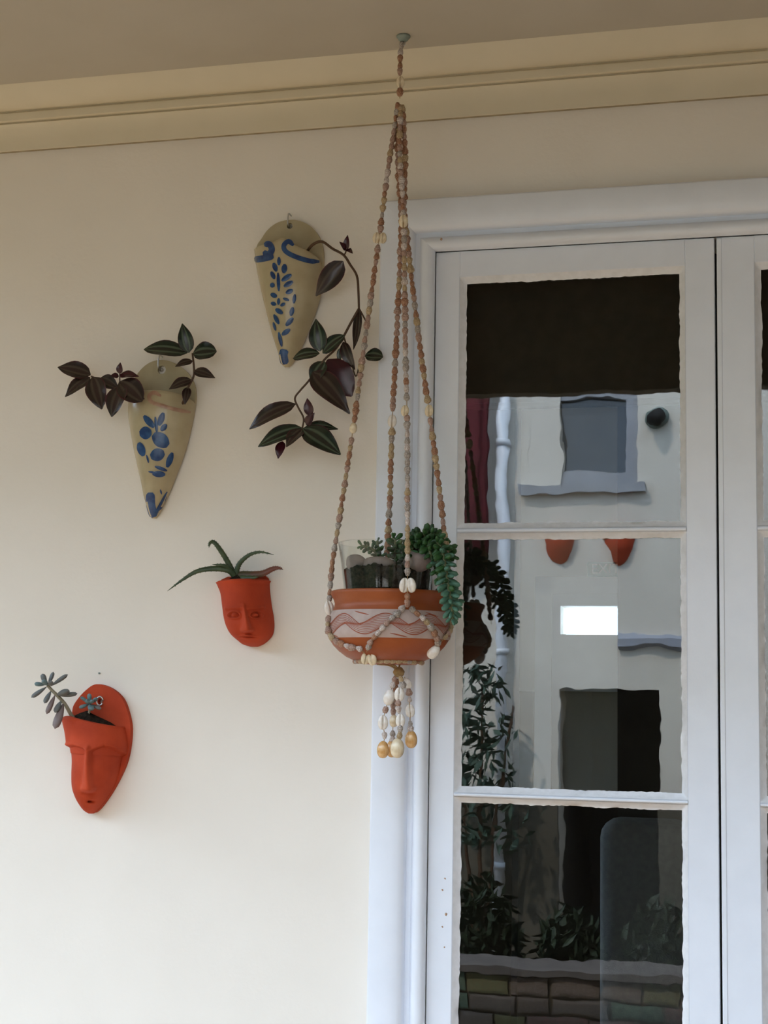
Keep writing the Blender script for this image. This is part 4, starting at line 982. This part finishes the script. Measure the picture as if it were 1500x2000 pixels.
def cowrie(st, p, kind, L=25, tilt=0, face=1, roll=0):
    """face=1 shows the slit to the viewer"""
    v = (CAM-p).normalized(); z = Vector((math.sin(rad(tilt)), 0, math.cos(rad(tilt)))); y = -v*face; x = y.cross(z).normalized(); z = x.cross(y).normalized()
    R3 = Matrix((x, y, z)).transposed().to_4x4()
    s_ = L*sc
    inst('cowrie', CW[kind], st, Matrix.Translation(p) @ R3 @ Matrix.Rotation(rad(roll), 4, 'Z') @ Matrix.Diagonal((s_, s_, s_, 1)))
def PT(l): return [P(x, y, Y) for x, y, Y in l]
hy = hk.y
top = PT([(785, 82, hy), (782, 110, hy), (781, 150, hy), (781, 192, hy)])
cw = lambda x, y, Y: P(x, y, Y)
q0 = P(782, 160, hy); st = strand(top, 14, skip=[(q0, .013)]); cowrie(st, q0, 'c', 24)
# left strand
def yy(py, ya, yb, p0=200, p1=1160): return lerp(ya, yb, (py-p0)/(p1-p0))
L_ = [(777, 200), (769, 260), (755, 350), (741, 462), (716, 640), (690, 835), (667, 985), (655, 1062), (648, 1110), (644, 1165), (642, 1188)]
cs = [(741, 464), (690, 836)]
sk = [(P(x, y, yy(y, hy, BY-.010)), .012) for x, y in cs]
st = strand([P(x, y, yy(y, hy, BY-.010)) for x, y in L_], 14.5, skip=sk+[(P(642, 1186, BY-.01), .014)])
cowrie(st, sk[0][0]+Vector((-.006, 0, 0)), 'c', 22, 8); cowrie(st, sk[0][0]+Vector((.006, .004, 0)), 'c', 22, 4); cowrie(st, sk[1][0], 'c', 22, 5, -1)
cowrie(st, on_bowl(641, 1188, .008), 'w', 30, -12, 1, 30)
# front strand
F_ = [(783, 205), (781, 300), (786, 380), (788, 432), (790, 520), (792, 700), (795, 802), (796, 1000), (796, 1120), (796, 1160)]
ye = BY-.128
sk = [(P(x, y, yy(y, hy, ye)), .013) for x, y in ((788, 432), (795, 802), (796, 1143))]
st = strand([P(x, y, yy(y, hy, ye)) for x, y in F_], 14.5, skip=sk, pal=(2, 4, 4, 3, 2))
cowrie(st, sk[0][0], 'c', 26, 0); cowrie(st, sk[1][0]+Vector((-.004, 0, 0)), 'c', 22, 4)
cowrie(st, sk[2][0]+Vector((-.006, 0, 0)), 'w', 28, 6, 1, 25); cowrie(st, sk[2][0]+Vector((.0065, 0, 0)), 'w', 28, -8, 1, -35)
# back strand
ye = BY+.100
B_ = [(779, 205), (777, 300), (781, 380), (784, 432), (781, 520), (773, 690), (766, 822), (762, 960), (758, 1040), (755, 1100), (753, 1150)]
sk = [(P(766, 822, yy(822, hy, ye)), .013)]
st = strand([P(x, y, yy(y, hy, ye)) for x, y in B_], 15.5, 1.05, pal=(6, 4, 2, 1, 0), skip=sk); cowrie(st, sk[0][0], 'w', 26, 3)
# right strand
ye = BY-.012
R_ = [(787, 205), (791, 300), (790, 400), (792, 440), (801, 520), (822, 690), (838, 802), (855, 930), (867, 1035), (875, 1100), (880, 1165), (884, 1200)]
sk = [(P(838, 802, yy(802, hy, ye)), .013)]
st = strand([P(x, y, yy(y, hy, ye)) for x, y in R_], 15.5, pal=(5, 4, 4, 1, 0), skip=sk); cowrie(st, sk[0][0], 'c', 24, 3)
# net round the bowl
def net(px, **kw): return strand([on_bowl(x, y, .0052) for x, y in px], **kw)
st = net([(641, 1204), (641, 1230), (652, 1249), (678, 1262), (702, 1267), (712, 1276)], pitch=13.5, size=1.15, pal=(2, 4, 2, 3, 4))
net([(790, 1184), (776, 1198), (760, 1212), (742, 1232), (724, 1254), (716, 1274)], pitch=13.5, size=1.1, pal=(1, 3, 2, 4, 4))
cowrie(st, on_bowl(714, 1285, .009), 'c', 25, 10, 1, 20); cowrie(st, on_bowl(726, 1286, .009), 'c', 27, -14, 1, -25)
st = net([(800, 1186), (812, 1196), (828, 1209), (842, 1226), (852, 1245), (856, 1258)], pitch=13.5, size=1.15, pal=(2, 4, 2, 2, 5))
cowrie(st, on_bowl(847, 1273, .009), 'w', 30, 40, -1)
net([(884, 1205), (881, 1228), (870, 1244), (860, 1256)], pitch=13, pal=(2, 3, 5, 1, 1))
p = P(796, 1172, BY-.128); st = strand([P(796, 1160, BY-.127), p, on_bowl(795, 1186, .006)], 13, 1.15, pal=(4, 2, 2, 0, 0))
# beads under the base
zr_ = c0.z-135.5*sc; rr_ = bowl_r(zr_)+.0035
st = strand([Vector((AX.x+rr_*math.cos(th0+a), BY+rr_*math.sin(th0+a), zr_)) for a in [rad(-95+190*q/16) for q in range(17)]], 11, 1.0, pal=(2, 1, 6, 2, 0))
bc = Vector((AX.x, BY, bprof[-1][1]-.004))
# four net strands that gather under the base
kn = P(779, 1312, BY)
for a in (200, 290, 20, 110):
    e = bc+Vector((.022*math.cos(rad(a)), .022*math.sin(rad(a)), .004)); mb = MB(); mb.tube(cat([e, Vector((lerp(e.x, kn.x, .6), lerp(e.y, kn.y, .6), bc.z+.0015)), kn], 5), .0016, 6); mb.build('cord', CORD, HX, True)
mb = MB(); rows = []
for i in range(9):
    t = i/8; r = .0105*math.sin(math.pi*(.08+.86*t))**.7
    rows.append([kn+Vector((r*math.cos(k_*math.pi/6)*(1+.12*math.cos(3*k_+i)), r*math.sin(k_*math.pi/6), .009-.020*t)) for k_ in range(12)])
mb.grid(rows, True); mb.build('knot', CORD, HX, True)
# tassel
def tassel(pts, cows, Y):
    sk = [(P(x, y, Y), L*sc*.5) for x, y, k_, L, t_, f_ in cows]
    st = strand([P(x, y, Y) for x, y in pts], 12.5, 1.15, pal=(1, 5, 1, 3, 4), name='tassel_strand', skip=sk)
    for x, y, k_, L, t_, f_ in cows: cowrie(st, P(x, y, Y), k_, L, t_, f_)
tassel([(772, 1320), (766, 1340), (760, 1361), (752, 1390), (748, 1411), (751, 1437), (748, 1460)], [(760, 1362, 'w', 31, 12, -1), (748, 1411, 'w', 28, 0, 1), (748, 1464, 'o', 33, 2, -1)], BY-.014)
tassel([(781, 1320), (787, 1340), (779, 1356), (778, 1380), (781, 1408), (781, 1432), (777, 1458)], [(780, 1356, 'w', 28, 4, 1), (782, 1407, 'w', 26, 0, 1), (776, 1461, 'c', 38, 2, -1)], BY-.020)
tassel([(790, 1322), (798, 1345), (801, 1387), (801, 1412), (803, 1440)], [(796, 1335, 'w', 22, -25, -1), (801, 1388, 'w', 26, -6, 1), (803, 1444, 'o', 34, -2, -1)], BY+.002)
tassel([(776, 1325), (768, 1372), (768, 1400), (767, 1436), (766, 1460)], [(769, 1408, 'c', 24, 0, -1), (766, 1462, 'o', 34, 4, -1)], BY+.012)
